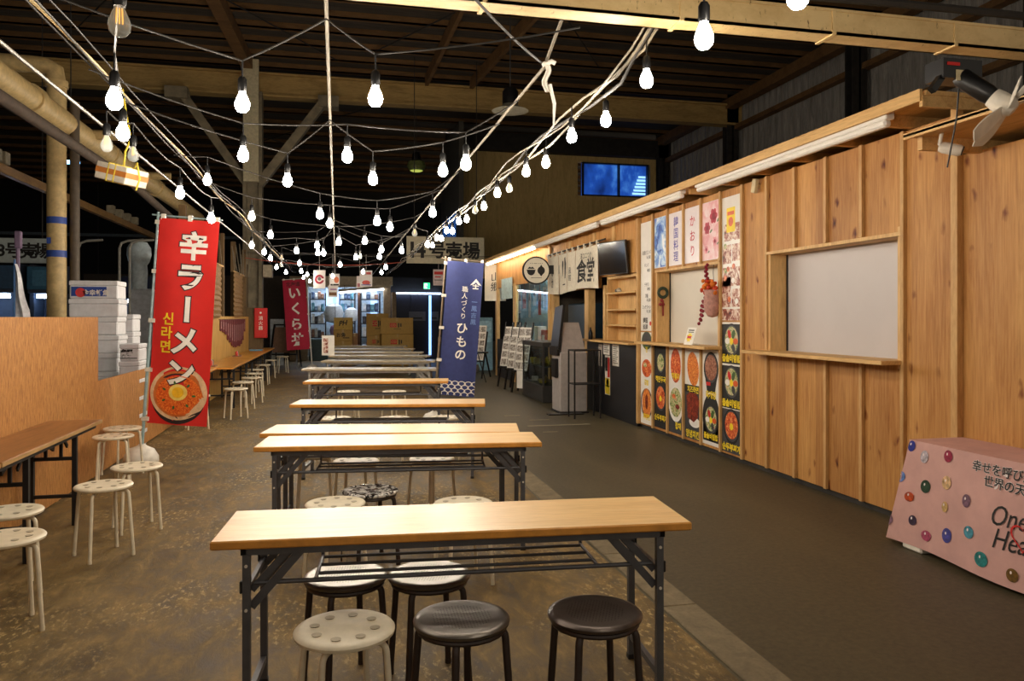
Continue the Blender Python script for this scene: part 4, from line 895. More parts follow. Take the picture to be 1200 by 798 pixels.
def d_blue(m, lay, w, h):
    f = lay(1)
    m.text(f, 'ひもの', w*.54, h*.55, .165, 1, .02, vertical=True, pitch=1.12); m.text(f, '職人づくり', w*.54, h*.82, .085, 1, .012, vertical=True, pitch=1.1); m.text(f, '一鳳吉鳳', w*.82, h*.73, .085, 2, .004, vertical=True, pitch=1.1)
    x, y = w*.82, h*.84; m.poly(f, [(x-.08,y-.02),(x,y+.075),(x+.08,y-.02),(x+.03,y-.005),(x,y+.03),(x-.03,y-.005)], 1); m.rect(f, x-.045,y-.03,x+.045,y-.018,1); m.rect(f, x-.008,y-.065,x+.008,y,1); m.rect(f, x-.04,y-.07,x+.04,y-.055,1)
    for r_ in range(4):
        for c in range(6):
            cx, cy_ = (c+.5*(r_ % 2))*w/5.5, .01+.05*r_+.0
            for a in range(8):
                t0, t1 = math.pi*a/8, math.pi*(a+1)/8; P = lambda t, rr: (min(max(cx+rr*math.cos(t),.0),w), cy_+rr*.85*math.sin(t))
                m.poly(f, [P(t0,.062),P(t1,.062),P(t1,.05),P(t0,.05)][::-1], 1)
p = dep(507.5,452,10.7); p.z = 0
nobori(p, .51, .43, 2.3, math.radians(4.3), NAVY, 'navy blue banner with white writing and a white scale pattern hem', d_blue, flat((120,104,84), .5), mats=[PAPER, flat((110,140,200), .6)], amp=.02)
def d_pink(m, lay, w, h):
    for i, ch in enumerate('いくら丼'): m.text(lay(1), ch, w*.5, h*(.81-.22*i), .36, 1, .03)
    m.text(lay(1), '北海道', w*.45, h*.94, .13, 2, .02)
p = dep(366,433,21.5); p.z = 0
nobori(p, .64, .62, 2.58, math.radians(-3.6), flat((176,24,58), .75, 0, .06), 'crimson pink banner with white writing at the far left of the tables', d_pink, PAPER, side=1, mats=[PAPER, flat((80,20,30), .7)])
# ================================================================ PINK STALL TABLE
o = thing('stall_table', 'folding table hidden under the pink printed cloth', 'table', (3.85,3.35,0)); MB().rbox((-.2,-.9,.67),(.19,.88,.7),.004).build('tabletop', WHITE, o)
for sx in (-.15,.15):
    for sy in (-.75,.75): MB().box((sx-.014,sy-.014,0),(sx+.014,sy+.014,.67)).build('leg', BLACK, o)
PNK = flat((206,160,152), .75, 0, .06, 5)
X0, Y1c = 3.632, 4.29
def skirt(u, v):
    s = u*2.32; fl = (1-v); z = .7*v+.025*(1-v)+.008*math.sin(s*5)*(1-v)+.006
    if s < 1.9: return Vector((X0-.055*fl-.02*fl*math.sin(s*6.3), Y1c-1.9+s+.15*fl*(s/1.9)**6, z))
    if s < 1.98: t = (s-1.9)/.08*math.pi/2; return Vector((X0-.055*fl+(.02+.05*fl)*(1-math.cos(t)), Y1c+.15*fl+(.015+.03*fl)*math.sin(t), z))
    return Vector((X0+.02+(s-1.98), Y1c+.015+.18*fl+.02*fl*math.sin(s*20), z))
m = MB(); m.sheet(lambda u, v: skirt(u, v), 70, 10, .003, 0, (1,0,0)); m.rbox((X0,Y1c-1.9,.7),(4.045,Y1c+.015,.707),.003)
def cl(a, b):     # a along the front from its far end, b height
    u = (1.9-a)/2.32; return skirt(u, max(0,min(1,(b-.03)/.675)))+Vector((-.004,0,0))
def cpx(cx, cy_): px, py = 1020+cx/3.472, 490+cy_/3.47; Y = onX(px, 3.605); return Y1c-Y, zat(py, 3.605, Y)
STN = [(160,115,14,24,(40,52,140)),(215,160,15,27,(190,180,190)),(307,157,17,25,(150,40,70)),(143,244,17,24,(90,124,186)),(235,285,18,28,(40,66,50)),(312,267,18,28,(214,176,130)),(185,330,16,21,(180,70,30)),(398,340,17,26,(122,90,110)),(316,368,12,22,(196,160,100)),(122,425,29,28,(150,110,130)),(208,430,13,22,(60,44,70)),(260,493,18,22,(170,70,100)),(336,487,19,30,(70,70,150)),(421,468,20,24,(70,140,160)),(480,575,26,28,(36,124,124)),(600,635,23,24,(110,80,30))]
smats = [PNK]
for i, (cx, cy_, rx, ry, c) in enumerate(STN):
    a, b = cpx(cx, cy_); a1, _ = cpx(cx+rx, cy_); smats.append(flat(c, .35, 0, .35, 40)); m.disc(cl, a, b, abs(a1-a), ry/3.47*4.7/900, 18, len(smats)-1)
    m.disc(lambda x, y: cl(x,y)+Vector((-.001,0,0)), a-.008, b+.012, .006, .009, 8, len(STN)+1)
smats += [flat((240,228,226), .6, 0, .03), INK, RED]; nI = len(smats)-2
for i, (txt, x, y, sz) in enumerate((('幸せを呼び込む', 395, 185, .068), ('世界の天然石', 447, 248, .068))):
    a, b = cpx(x, y); k = len(txt); f2 = lambda p, q: cl(p,q)+Vector((-.001,0,0))
    m.text(cl, txt, a+sz*k/2+.02, b-.004, sz, nI-1, .045); m.text(f2, txt, a+sz*k/2+.02, b-.004, sz, nI, .018)
a, b = cpx(505,400); m.text(cl, 'One', a+.11, b+.02, .16, nI, .0, rot=.06, sh=.35, sx=.8); a, b = cpx(505,490); m.text(cl, 'Hea', a+.13, b+.02, .16, nI, .0, rot=.06, sh=.35, sx=.8)
hp = [(.08*(16*math.sin(t)**3)/16, .08*(13*math.cos(t)-5*math.cos(2*t)-2*math.cos(3*t)-math.cos(4*t))/16) for t in [k*6.2832/30 for k in range(30)]]; a, b = cpx(612,480)
for k in range(30):
    (x0,y0),(x1,y1_) = hp[k], hp[(k+1)%30]; m.poly(lambda p, q: cl(p,q)+Vector((-.0015,0,0)), [(a+.03+x0,b+y0),(a+.03+x1,b+y1_),(a+.03+x1*.86,b+y1_*.86),(a+.03+x0*.86,b+y0*.86)], nI+1)
tag(m.build('tablecloth', smats), 'pink cloth printed with coloured gem stones and writing over the stall table', 'tablecloth')
m = MB(); m.rbox((3.6,4.16,0),(3.8,4.33,.06),.01); tag(m.build('folded_sheet', WHITE), 'white folded sheet on the floor under the pink cloth corner', 'sheet')
# clip fan on the near beam
o = thing('clip_fan', 'white bladed fan on a black motor arm hung from the near beam', 'fan', tuple(dep(1176,122,3.62))); ax = Vector((.50,-.52,-.65)).normalized()
Q = Vector((0,0,1)).rotation_difference(ax)
m = MB(); m.lathe([(0,-.06),(.045,-.06),(.05,-.02),(.05,.03),(.03,.055),(0,.06)], 20, 0, (0,0,0), ax); m.build('hub', WHITE, o)
for k in range(5):
    m = MB(); t = k*1.2566+1.1
    def bl(u, v, t=t): r = .04+.2*u; w = (.05+.06*u-.06*u**4)*(v-.5); return Q @ Vector((r*math.cos(t)-w*math.sin(t), r*math.sin(t)+w*math.cos(t), .02+w*.5))
    m.sheet(bl, 8, 4, .005, 0, tuple(ax)); m.build('blade', WHITE, o)
m = MB(); e = -ax*.06; m.lathe([(.0,0),(.04,0),(.045,.03),(.045,.17),(.035,.19),(0,.19)], 18, 0, e, -ax); q = e-ax*.18
m.box((q.x-.12,q.y-.03,q.z-.02),(q.x+.1,q.y+.09,q.z+.075)); m.bar((q.x-.1,q.y,q.z+.0),(q.x-.16,q.y,q.z-.08),.03); m.build('motor_arm', BLK2, o)
m = MB(); m.box((q.x-.05,q.y-.034,q.z-.03),(q.x+.0,q.y-.03,q.z+.02)); m.build('sticker', flat((206,190,150), .6), o); m = MB(); m.box((q.x-.1,q.y-.034,q.z+.04),(q.x-.03,q.y-.03,q.z+.055)); m.build('sticker', RED, o)
MB().tube([Vector((0,0,0))+q, q+Vector((.0,.02,-.2)), q+Vector((.02,.1,-.42))], .004, 6).build('cord', BLACK, o)
# ================================================================ FESTOON LIGHTS
HUNG = 2.82
XLW, XCW, XRW, XBW = -1.27, -.045, 1.06, 1.46
WARM = (255,242,222)
GLOW = emit(WARM, BULB_POWER, 'lit_bulb_glass'); GLOWD = emit(WARM, 1.1, 'dim_bulb_glass'); FIL = emit((255,180,70), .8)
NB_ = [0]
BULBP = {}
def bulb_proto(kind):
    o = thing('light_bulb', '', 'light bulb', (0,0,0))          # origin at the cable, bulb hangs below
    MB().tube([(0,0,0),(0,0,-.075)], .004, 6).build('drop_cord', BLACK, o)
    m = MB(); m.lathe([(0,-.07),(.012,-.07),(.019,-.082),(.019,-.125),(.016,-.135),(0,-.135)], 12); m.build('socket', BLK2, o)
    g = MB(); g.lathe([(.012,-.13),(.014,-.14),(.022,-.158),(.029,-.176),(.031,-.19),(.028,-.206),(.018,-.219),(.0001,-.224)], 14)
    g.build('globe', {'lit': GLOW, 'clear': GLASSB, 'dim': GLOWD}[kind], o)
    if kind == 'clear':
        f = MB(); [f.tube([(x,0,-.14),(x*1.2,0,-.185)], .0022, 5) for x in (-.007,0,.007)]; f.build('filament', FIL, o)
    return o
def bulb(px, py, zc, kind, label, grp):
    """(px,py): the glass as seen; zc: its depth"""
    p = dep(px, py, zc); p.z += .19
    o = dup(BULBP[kind]) if kind in BULBP else BULBP.setdefault(kind, bulb_proto(kind))
    o.location = p; o.rotation_euler = (0,0,random.uniform(0,3)); o['label'] = label; o['group'] = grp; return p
ORD = ['nearest','second','third','fourth','fifth','sixth','seventh','eighth','ninth','tenth','eleventh','twelfth','thirteenth','fourteenth','fifteenth']
POS = ['first','second','third','fourth','fifth','sixth','seventh','eighth']
ROWS = [[(284,123),(440,116)], [(285,183),(407,184),(546,193)], [(337,213),(437,211),(519,201)], [(243,212),(375,252),(442,260),(507,250)],
 [(295,254.5),(386.5,263),(457,267)], [(317,276),(397,284),(427.5,283),(486,274)], [(295,288),(371.7,288),(447,293),(470.6,294)],
 [(309.6,296),(347.5,294.5),(379,297),(444.6,301),(501,287)], [(317,303),(372.4,296.6),(417,302),(422,301)], [(329.6,310.7),(330,302.7),(351,309),(398.5,310.5),(452,313.5)],
 [(324,313.5),(353,318),(390,324),(447,319.7)], [(335,319.5),(360,322),(425.5,319)], [(355.7,325.7),(363,330)]]
DIM = {(330,302.7),(486,274),(422,301),(329.6,310.7)}
def cable(name, pts, r, m, label, cat='cable', grp=None, n=6):
    o = MB().tube(pts, r, n).build(name, m); return tag(o, label, cat, grp)
def sag(a, b, s, n=8): return [Vector(a).lerp(Vector(b), i/n)+Vector((0,0,-s*4*(i/n)*(1-i/n))) for i in range(n+1)]
for i, row in enumerate(ROWS):
    zc = sum(828/(372-y) for _, y in row)/len(row); pts = []
    for j, (px, py) in enumerate(row):
        z_ = .35*828/(372-py)+.65*zc
        kind = 'clear' if (px,py) in DIM else 'lit'
        p = bulb(px, py, z_, kind, '%s bulb, %s from the left on the %s cross string from the camera' % ('unlit' if kind == 'clear' else 'glowing', POS[j], ORD[i]), 'festoon bulbs on the cross strings'); pts.append(p)
    yy = sum(p.y for p in pts)/len(pts); ends = [Vector((XLW,yy-.15,HUNG-.02)), Vector((XCW,yy+.05,HUNG-.02)), Vector((XRW,yy-.1,HUNG-.02))]
    allp = sorted(pts+[e for e in ends if all(abs(e.x-p.x) > .12 for p in pts)], key=lambda p: p.x); out = []
    for a, b in zip(allp, allp[1:]): out += sag(a, b, .015*(b-a).length, 4)[:-1]
    out.append(allp[-1]); cable('festoon_cable', out, .0045, CABLE, '%s cross string of bulbs from the camera, a thin grey cord' % ORD[i], 'cable', 'festoon cables')
BND = [(935,-3),(825,46),(757.7,95),(710,142),(670,161),(639.8,191.5),(616.7,202),(597,221.5),(582.8,227),(567,242.6),(556.8,247),(546.8,257.5),(537.9,260),(530.2,271.6),(523.5,270.7),(517.3,280),(512,279),(507,288)]
last = []
for i, (px, py) in enumerate(BND):
    kind = 'clear' if (px,py) in ((597,221.5),(556.8,247)) else 'lit'; X = XBW+(.06 if i % 2 else -.04)
    if px > 800: zc = 828/(372-py)*.985
    else: zc = X*SN+onX(px, X)*CS
    p = bulb(px, py, zc, kind, '%s bulb, number %d from the camera along the right cable bundle' % ('unlit' if kind == 'clear' else 'glowing', i+1), 'bulbs along the cable bundle'); last.append(p)
LB = []
for i, (px, py, kind, lab) in enumerate(((140,30,'clear','large unlit clear bulb with amber filament at the top left'),(134,119,'lit','glowing bulb, upper of two close together near the left pole'),(144,157,'lit','glowing bulb, lower of two close together near the left pole'),(125,171,'clear','small unlit clear bulb left of the hanging carton'),(156,183,'clear','small unlit clear bulb just above the hanging carton'),(211,227.5,'lit','glowing bulb above the top left of the red banner'),(247.5,257,'lit','glowing bulb touching the right top corner of the red banner'))):
    LB.append(bulb(px, py, [2.2,3.0,3.7,4.1,4.4,5.5,6.6][i], kind, lab, 'bulbs on the left cable'))
LB.sort(key=lambda p: p.y); pts = [LB[0]+Vector((-.1,-.6,.1))]
for a, b in zip(LB, LB[1:]): pts += sag(a, b, .03, 3)[:-1]
cable('festoon_cable', pts+[LB[-1], Vector((XLW,9,HUNG))], .0045, CABLE, 'dark cord carrying the bulbs along the left side', 'cable')
# long carrying lines along the hall
lineY = [NB+.06+.0]+[4,6,9,13,18,24]
cable('carrying_rope', [(XRW,NB+.07,3.02)]+[(XRW,y,HUNG+.01*math.sin(y)) for y in (3.9,6,9,13,18,24)], .009, CABLEW, 'pale rope carrying the right ends of the cross strings', 'rope')
cable('carrying_pole', [(XCW,1.2,HUNG),(XCW,24,HUNG)], .0085, CABLEW, 'straight pale line carrying the middle of the cross strings', 'rope')
for k, (dx, r, ph, mm) in enumerate(((0,.008,0,CABLEW),(.035,.008,1.7,CABLEW),(-.03,.006,3.1,CABLEW),(.01,.009,4.5,CABLE))):
    pts = [(XBW+dx+.16,1.6,2.9),(XBW+dx+.05,NB-.05,3.02),(XBW+dx,NB+.3,2.84)]+[(XBW+dx+.025*math.sin(y*2.3+ph), y, 2.79+.03*math.sin(y*1.7+ph)) for y in [3.9+.5*i for i in range(40)]]
    cable('cable_strand', pts, r, mm, '%s strand of the cable bundle over the stall aisle' % ['leftmost pale','rightmost pale','thinner pale','dark'][k], 'cable', 'strands of the right cable bundle')
for k, (x, z, r, ph) in enumerate(((-1.25,2.84,.008,0),(-1.22,2.8,.006,2),(-1.29,2.86,.005,4),(-1.18,2.83,.004,1))):
    cable('cable_strand', [(x+.02*math.sin(y*1.9+ph), y, z+.02*math.sin(y*1.3+ph)) for y in [1.4+.6*i for i in range(38)]], r, PVC if k == 0 else CABLE, '%s strand of the cables along the left wall' % ['thick pale','dark upper','thin dark outer','thinnest dark inner'][k], 'cable', 'strands of the left cables')
cable('conduit_rod', [(-1.62,2.6,2.86),(-1.62,20,2.86)], .011, flat((120,114,104), .4, .3), 'straight pale metal rod running along the left side overhead', 'pole')
cable('feed_cable', [(-1.1,2.6,3.3),(-1.45,3.3,2.95),(-1.5,3.6,2.5)], .004, PVC, 'thin yellowish cord slanting across the upper left', 'cable')
cable('feed_cable', sag((-.05,1.9,2.75),(1.06,3.9,2.83),.06), .006, CABLE, 'sagging grey cord near the top from the middle line to the rope', 'cable')
cable('feed_cable', sag((1.6,NB-.03,3.02),(4.4,NB-.03,3.04),-.02), .02, CABLE, 'thick grey cables lying along the top of the near beam', 'cable')
cable('red_cord', sag((-2.1,19,2.9),(1.6,19,2.86),.12), .012, flat((170,80,64), .6), 'faint reddish cord stretched across the far end of the tables', 'cable')
m = MB(); p = dep(640,76,3.995); m.tube([p+Vector((-.02,0,.0)),p+Vector((.03,0,.02)),p+Vector((.05,0,.01))], .012, 6); m.sheet(lambda u, v: p+Vector((-.012+.03*u+.012*math.sin(v*7), .006*math.sin(u*9), .01-.15*v)), 6, 8, .003, 0, (0,1,0)); m.tube([p+Vector((.02,0,-.1)),p+Vector((.045,0,-.2)),p+Vector((.04,0,-.32))], [.01,.009,.004], 6)
tag(m.build('cloth_strip', PAPER), 'white twisted cloth strip tied on the overhead rope', 'cloth')
# ================================================================ LEFT PIPES, CARTON, FAR LEFT
yp = 11.3; xp = onY(66.5,yp); rp = 10.3/F*(xp*SN+yp*CS)
zt_ = zat(78,xp,yp)
m = MB(); m.tube([(xp,yp,0),(xp,yp,zt_-.2)], rp, 16); m.lathe([(rp+.02,0),(rp+.02,.09)], 16, 0, (xp,yp,zt_-.28)); m.tube([(xp,yp,zt_-.22),(xp-.02,yp,zt_-.06),(xp-.12,yp,zt_),(xp-.3,yp,zt_+.01),(xp-1.3,yp,zt_+.02)], rp*.96, 16)
o = m.build('pipe_vertical', PVC); tag(o, 'thick cream vertical pipe with elbow behind the tall board', 'pipe')
m = MB()
for z in (zat(260,xp,yp),zat(299,xp,yp)): MB().lathe([(rp+.003,0),(rp+.003,.09)], 16, 0, (xp,yp,z-.03)).build('tape', BLUE, o)
m.box((xp-rp*.7,yp-rp-.004,zat(282,xp,yp)-.05),(xp-rp*.3,yp-rp*.6,zat(282,xp,yp)+.03)); m.build('tape', BLUE, o)
m = MB(); m.tube([(xp+rp*1.6,yp+.1,0),(xp+rp*1.6,yp+.1,4.4)], .06, 10); tag(m.build('pipe_grey', flat((84,72,58), .6)), 'thinner grey brown pipe right beside the cream vertical pipe', 'pipe')
m = MB(); z1 = 4.1; x1 = -3.55; m.tube([(x1,4,z1),(x1,21.5,z1)], .15, 16)
for y in (7.2,10.2,13.4,16.6): m.lathe([(.175,-.1),(.175,.1)], 16, 0, (x1,y,z1), (0,1,0))
for y in (12.2,15.5): m.tube([(x1,y,z1+.05),(x1+.5,y,z1+.05)], .07, 10)
tag(m.build('pipe_run', PVC), 'long thick cream pipe running overhead along the left side', 'pipe')
m = MB(); m.tube([(-2.65,3,3.28),(-2.65,11.0,3.28),(-2.65,14,3.1)], .055, 12); tag(m.build('duct_hose', flat((78,64,52), .8, 0, .2)), 'dark brown wrapped pipe slanting across the upper left', 'pipe')
m = MB(); m.box((-5.1,6,3.72),(-5.0,30,3.86)); b0 = m.build('timber_rail', grain('brown_timber', (120,88,50), (158,122,74), (1,.3,1), 6)); tag(b0, 'long brown timber rail running along the far left overhead', 'rail')
for k, (y, c) in enumerate(((12.9,0),(13.2,1),(19.0,0),(19.7,1),(20.4,0),(21.1,1))):
    m = MB(); m.rbox((-5.1,y,3.86),(-4.95,y+.18,4.05),.01); tag(m.build('junction_box', flat((150,140,116), .6)), 'grey junction box on the timber rail, %s from the camera' % POS[k], 'box', 'junction boxes on the rail')
o = thing('carton', 'white carton with orange stripe hung by yellow string overhead', 'box', tuple(dep(143,205,4.6))); o.rotation_euler = (0,math.radians(14),math.radians(-28))
m = MB(); m.rbox((-.11,-.09,-.05),(.11,.09,.05),.004); m.box((-.1105,-.0905,-.012),(.1105,.0905,.02),1); m.build('case', [flat((222,212,196), .6), flat((200,122,50), .6)], o)
YST = flat((226,200,60), .6); m = MB()
for x in (-.02,.03): m.tube([(x,-.093,-.052),(x,-.093,.052),(x,.093,.052),(x,.093,-.052),(x,-.093,-.052)], .004, 6)
m.tube([(0,0,.052),(-.01,0,.14),(.01,0,.22),(-.06,0,.36),(-.12,0,.5)], .006, 6); m.tube([(.03,.05,.05),(.09,.0,.09),(.13,0,.0),(.12,0,-.07)], .005, 6); m.build('string', YST, o)
# foam boxes behind the low board
def foam(x0, x1, y, d, z, h, label, mark=None, lid=True, name='foam_box'):
    o = thing(name, label, 'box', ((x0+x1)/2, y, z), 0, 'white foam boxes'); a = (x1-x0)/2
    m = MB(); m.rbox((-a,0,0),(a,d,h*.72),.012); 
    if mark: mark(m, plane((0,-.004,0),(1,0,0),(0,0,1)), a, h)
    m.build('body', [FOAM, BLUE, flat((214,60,60), .6), INK, PAPER, flat((60,160,110), .6)], o); m = MB(); m.rbox((-a-.006,-.006,h*.72),(a+.006,d+.006,h),.01); m.build('lid', FOAM, o); return o
def mk_sign(m, f, a, h):
    m.rect(f, -a+.02,.03,a*.55,h*.66,1); f2 = lambda p, q: f(p,q)+Vector((0,-.002,0)); m.disc(f2, -a+.12,h*.34,.055,.055,16,2); m.text(f2, '金幸鮮魚', a*.1,h*.34,.072,4,.025)
def mk_crab(m, f, a, h): m.text(f, '蟹', -.03,h*.38,.13,3,.03); m.rect(f, -.1,.03,.08,.04,3); m.rect(f, .2,.1,.215,.16,3)
YA = 9.9; xa0, xa1 = onY(79,YA), onY(137.5,YA)
for k in range(9): foam(xa0+.01*(k%3), xa1+.012*(k%2), YA+.01*(k%2), .38, .215*k, .213, 'white foam box with blue printed label, topmost of the tall stack' if k == 8 else 'white foam box, %s from the floor in the tall stack' % POS[k], mk_sign if k == 8 else None)
YB = 10.45; xb0, xb1 = onY(120,YB), onY(156,YB)
for k in range(7): foam(xb0, xb1, YB, .36, .22*k, .218, 'white foam box, %s from the floor in the stack behind the tall one' % POS[k])
YC = 9.5; xc0, xc1 = onY(139.5,YC), onY(163,YC)
for k in range(6): foam(xc0+.01*(k%2), xc1, YC, .36, .2*k, .198, 'white foam box with black crab character, topmost of the short right stack' if k == 5 else 'white foam box, %s from the floor in the short right stack' % POS[k], mk_crab if k == 5 else None)
# plastic wrapped duct and white bin behind
p = dep(163,300,13.5); m = MB(); m.lathe([(.0,2.0),(.13,2.0),(.14,2.3),(.13,2.42),(.17,2.48),(.2,2.6),(.19,2.72),(.13,2.82),(0,2.84)], 24, 0, (p.x,p.y,0)); o = m.build('wrapped_fan', flat((170,184,190), .4)); tag(o, 'pale plastic wrapped round unit standing behind the foam boxes', 'unit')
m = MB(); m.rbox((p.x-.12,p.y-.15,0),(p.x+.24,p.y+.25,2.0),.03); tag(m.build('white_cabinet', flat((170,176,182), .6)), 'white upright cabinet carrying the plastic wrapped unit', 'cabinet')
for k, px in enumerate((92,140,152)):
    q = dep(px, 300, 12.4); m = MB(); m.tube([(q.x,q.y,0),(q.x,q.y,2.62),(q.x+.03,q.y,2.7),(q.x+.12,q.y,2.74),(q.x+.36,q.y,2.76)], .02, 8); tag(m.build('bent_pipe', flat((130,128,120), .5)), 'thin bent grey pipe rising behind the foam boxes, %s from the left' % POS[k], 'pipe')
# white plastic flag
p = dep(16,370,8.6); o = thing('plastic_flag', 'white plastic sheet furled on a pole behind the tall board', 'flag', (p.x,p.y,0)); MB().tube([(0,0,0),(.01,0,2.15)], .012, 8).build('pole', flat((60,110,170), .5), o)
m = MB(); m.sheet(lambda u, v: Vector((.01+(.14-.0*v)*u*(1-max(0,v-.35)*1.4)+.01*math.sin(v*9), .03*math.sin(u*8), 1.3+.8*v)), 8, 14, .003, 0, (0,1,0)); m.build('sheet', flat((214,214,220), .35), o)
m = MB(); q = dep(21,300,8.9); m.tube([(q.x,q.y,0),(q.x,q.y,2.45)], .022, 8); m.rbox((q.x-.03,q.y-.03,2.3),(q.x+.04,q.y+.03,2.5),.01); tag(m.build('purple_pole', flat((120,100,130), .6)), 'thin pole with a purplish cap behind the white plastic sheet', 'pole')
# hanging hall signs
def hall_sign(x0, x1, y, z0, z1, txt, label, lit, sizes):
    o = thing('hall_sign', label, 'sign', ((x0+x1)/2, y, z0)); a = (x1-x0)/2; h = z1-z0; m = MB(); m.rbox((-a,0,0),(a,.06,h),.005); f = plane((0,-.003,0),(1,0,0),(0,0,1))
    for ch, x, s in sizes: m.text(f, ch, x*a, h*.5, s*h, 1, .03)
    m.build('board', [flat(lit, .6, 0, .06), INK], o)
    for sx in (-.8,.8): MB().tube([(sx*a,.03,h),(sx*a,.03,RZ-z0)], .012, 6).build('hanger', CABLE, o)
YS = 21.0
hall_sign(onY(476.5,YS), onY(567.5,YS), YS, zat(309,onY(520,YS),YS), zat(277.5,onY(520,YS),YS), '', 'white hanging hall sign with a black fourteen and characters', (214,204,176), [('1',-.86,.8),('4',-.66,.8),('号',-.22,.66),('売',.2,.66),('場',.66,.66)])
YL = 19.0
hall_sign(onY(-34,YL), onY(58,YL), YL, zat(308,onY(20,YL),YL), zat(279,onY(20,YL),YL), '', 'dim grey hall sign with characters half behind the cream pipe', (190,200,198), [('8',-.26,.66),('号',.08,.66),('売',.46,.66),('場',.84,.66)])
# hanging lamps of the hall
def hall_lamp(px, py, zc, label, lit):
    o = thing('pendant_lamp', label, 'lamp', tuple(dep(px,py,zc)))
    m = MB(); m.lathe([(.0,.36),(.1,.36),(.13,.3),(.13,.12),(.1,.1),(.0,.1)], 20); m.build('lamp_housing', BLK2, o); m = MB(); m.lathe([(.1,.12),(.16,.06),(.3,.0),(.29,-.004),(.0,.05)] if not lit else [(.1,.12),(.26,.06),(.3,-.08),(.24,-.2),(0,-.26)], 28); m.build('lamp_shade', flat((150,146,130), .4) if not lit else flat((110,120,70), .3), o)
    if lit: m = MB(); m.lathe([(.2,-.221),(.15,-.245),(0,-.268)], 24); m.build('lamp_glow', emit((190,200,90), .5), o)
    MB().tube([(0,0,.36),(0,0,RZ-o.location.z)], .012, 6).build('cord', CABLE, o)
hall_lamp(598,130,12.5,'dark unlit industrial pendant lamp with pale rim high over the tables', False)
hall_lamp(488,192,24.5,'round pendant lamp glowing dim greenish far over the hall', True)
# far left market: blue white lit booths
COOL = (200,225,255)
def booth(x0, x1, y, label, c, lit=16):
    o = thing('market_booth', label, 'booth', ((x0+x1)/2,y,0)); a = (x1-x0)/2
    m = MB(); m.box((-a,.6,0),(a,.7,2.6)); m.box((-a,0,0),(-a+.08,.7,2.6)); m.box((a-.08,0,0),(a,.7,2.6)); m.box((-a,-.1,2.0),(a,.7,2.08)); m.build('frame', flat((44,56,76), .7), o)
    m = MB(); m.box((-a,-.14,2.08),(a,-.1,2.55)); [m.box((-a+.1+i*.5,-.15,2.15),(-a+.45+i*.5,-.14,2.48),1) for i in range(int(2*a/.5))]; m.build('sign_panel', [flat(c, .6), flat(tuple(min(255,v+24) for v in c), .6)], o)
    m = MB(); m.box((-a+.15,-.05,1.9),(a-.15,.02,1.98)); m.build('tube_light', emit(COOL, lit), o)
    m = MB(); m.box((-a+.1,-.2,0),(a-.1,.5,.9)); m.build('counter', flat((120,132,146), .5), o)
    for i in range(int(2*a/.7)): m = MB(); m.rbox((-a+.25+i*.65,.1,.9),(-a+.7+i*.65,.5,1.35+.1*(i%3)),.02); m.build('goods', flat([(150,170,190),(90,120,160),(200,205,210)][i%3], .5), o)
xs = [onY(px, 17.5) for px in (-40,28,60)]
booth(xs[0], xs[1]-.1, 17.5, 'bluish market booth with lit tube, farthest left behind the tall board', (40,76,110)); booth(xs[1], xs[2]+.1, 17.8, 'bluish market booth with lit tube just left of the cream pipe', (40,96,128))
booth(onY(143,22), onY(176,22), 22, 'dark blue market booth between the foam boxes and the red banner', (22,36,78), 10)
for k, (px, py, zc) in enumerate(((83,190,14),(115,330,30))):
    q = dep(px, py, zc); m = MB(); m.rbox((-.14,-.05,-.03),(.14,.05,.03),.01); o = m.build('flood_light', emit((120,190,255), 5 if k == 0 else 2), None, q); MB().tube([(0,0,.03),(0,0,RZ-q.z)], .01, 6).build('cord', CABLE, o); tag(o, ['small blue white lamp hanging right of the cream pipe','tiny blue white lamp far beyond the foam boxes'][k], 'lamp')
m = MB(); m.box((-20,30,4.4),(-3.4,30.1,4.5)); struct(m.build('trim_%d' % tn, flat((70,84,96), .6))); tn += 1
# ================================================================ FAR SHOP AND BOXES
def exit_sign():
    q = Vector((onY(500,YF-.035), YF-.035, zat(335,onY(500,YF),YF))); o = thing('exit_sign', 'small lit green exit sign above the navy shutter door', 'sign', q); m = MB(); m.rbox((-.12,-.03,-.12),(.12,.03,.12),.01); m.build('housing', WHITE, o)
    m = MB(); m.box((-.11,-.034,-.11),(.11,-.03,.11)); f = plane((0,-.035,0),(1,0,0),(0,0,1)); m.rect(f, -.09,-.08,.02,.08,1); m.disc(f, -.02,.04,.018,mi=2); m.poly(f, [(-.05,.02),(.0,.02),(.03,-.06),(.01,-.07),(-.02,-.02),(-.06,-.07)], 2); m.build('face', [emit((40,200,120), 1.6), emit((200,255,225), 1.6), flat((16,110,60), .5)], o)
exit_sign()
q = Vector((onY(514,21.05), 21.05, zat(325,onY(514,21),21))); m = MB(); m.box((-.15,0,-.22),(.15,.004,.22)); f = plane((0,-.001,0),(1,0,0),(0,0,1)); m.rect(f, -.12,.08,.12,.16,1); m.rect(f, -.1,.0,.06,.03,1); m.rect(f, -.12,-.08,.1,-.06,2); m.tube([(0,.02,.22),(0,.02,.42)], .006, 5, 0); tag(m.build('hanging_notice', [flat((214,196,196), .6), RED, INK], None, q), 'white notice with red heading hanging left of the navy banner', 'notice')
for px, w, lab in ((489,.6,'left'),(509,.3,'right')):
    q = Vector((onY(px,YF-.075), YF-.075, zat(371,onY(px,YF),YF))); m = MB(); m.box((-w/2,0,-.15),(w/2,.01,.18)); m.rect(plane((0,-.002,0),(1,0,0),(0,0,1)), -w*.4,-.08,w*.3,-.03,1); tag(m.build('door_notice', [flat((96,98,108), .6), INK], None, q), 'grey notice on the navy shutter door, the %s one' % lab, 'notice')
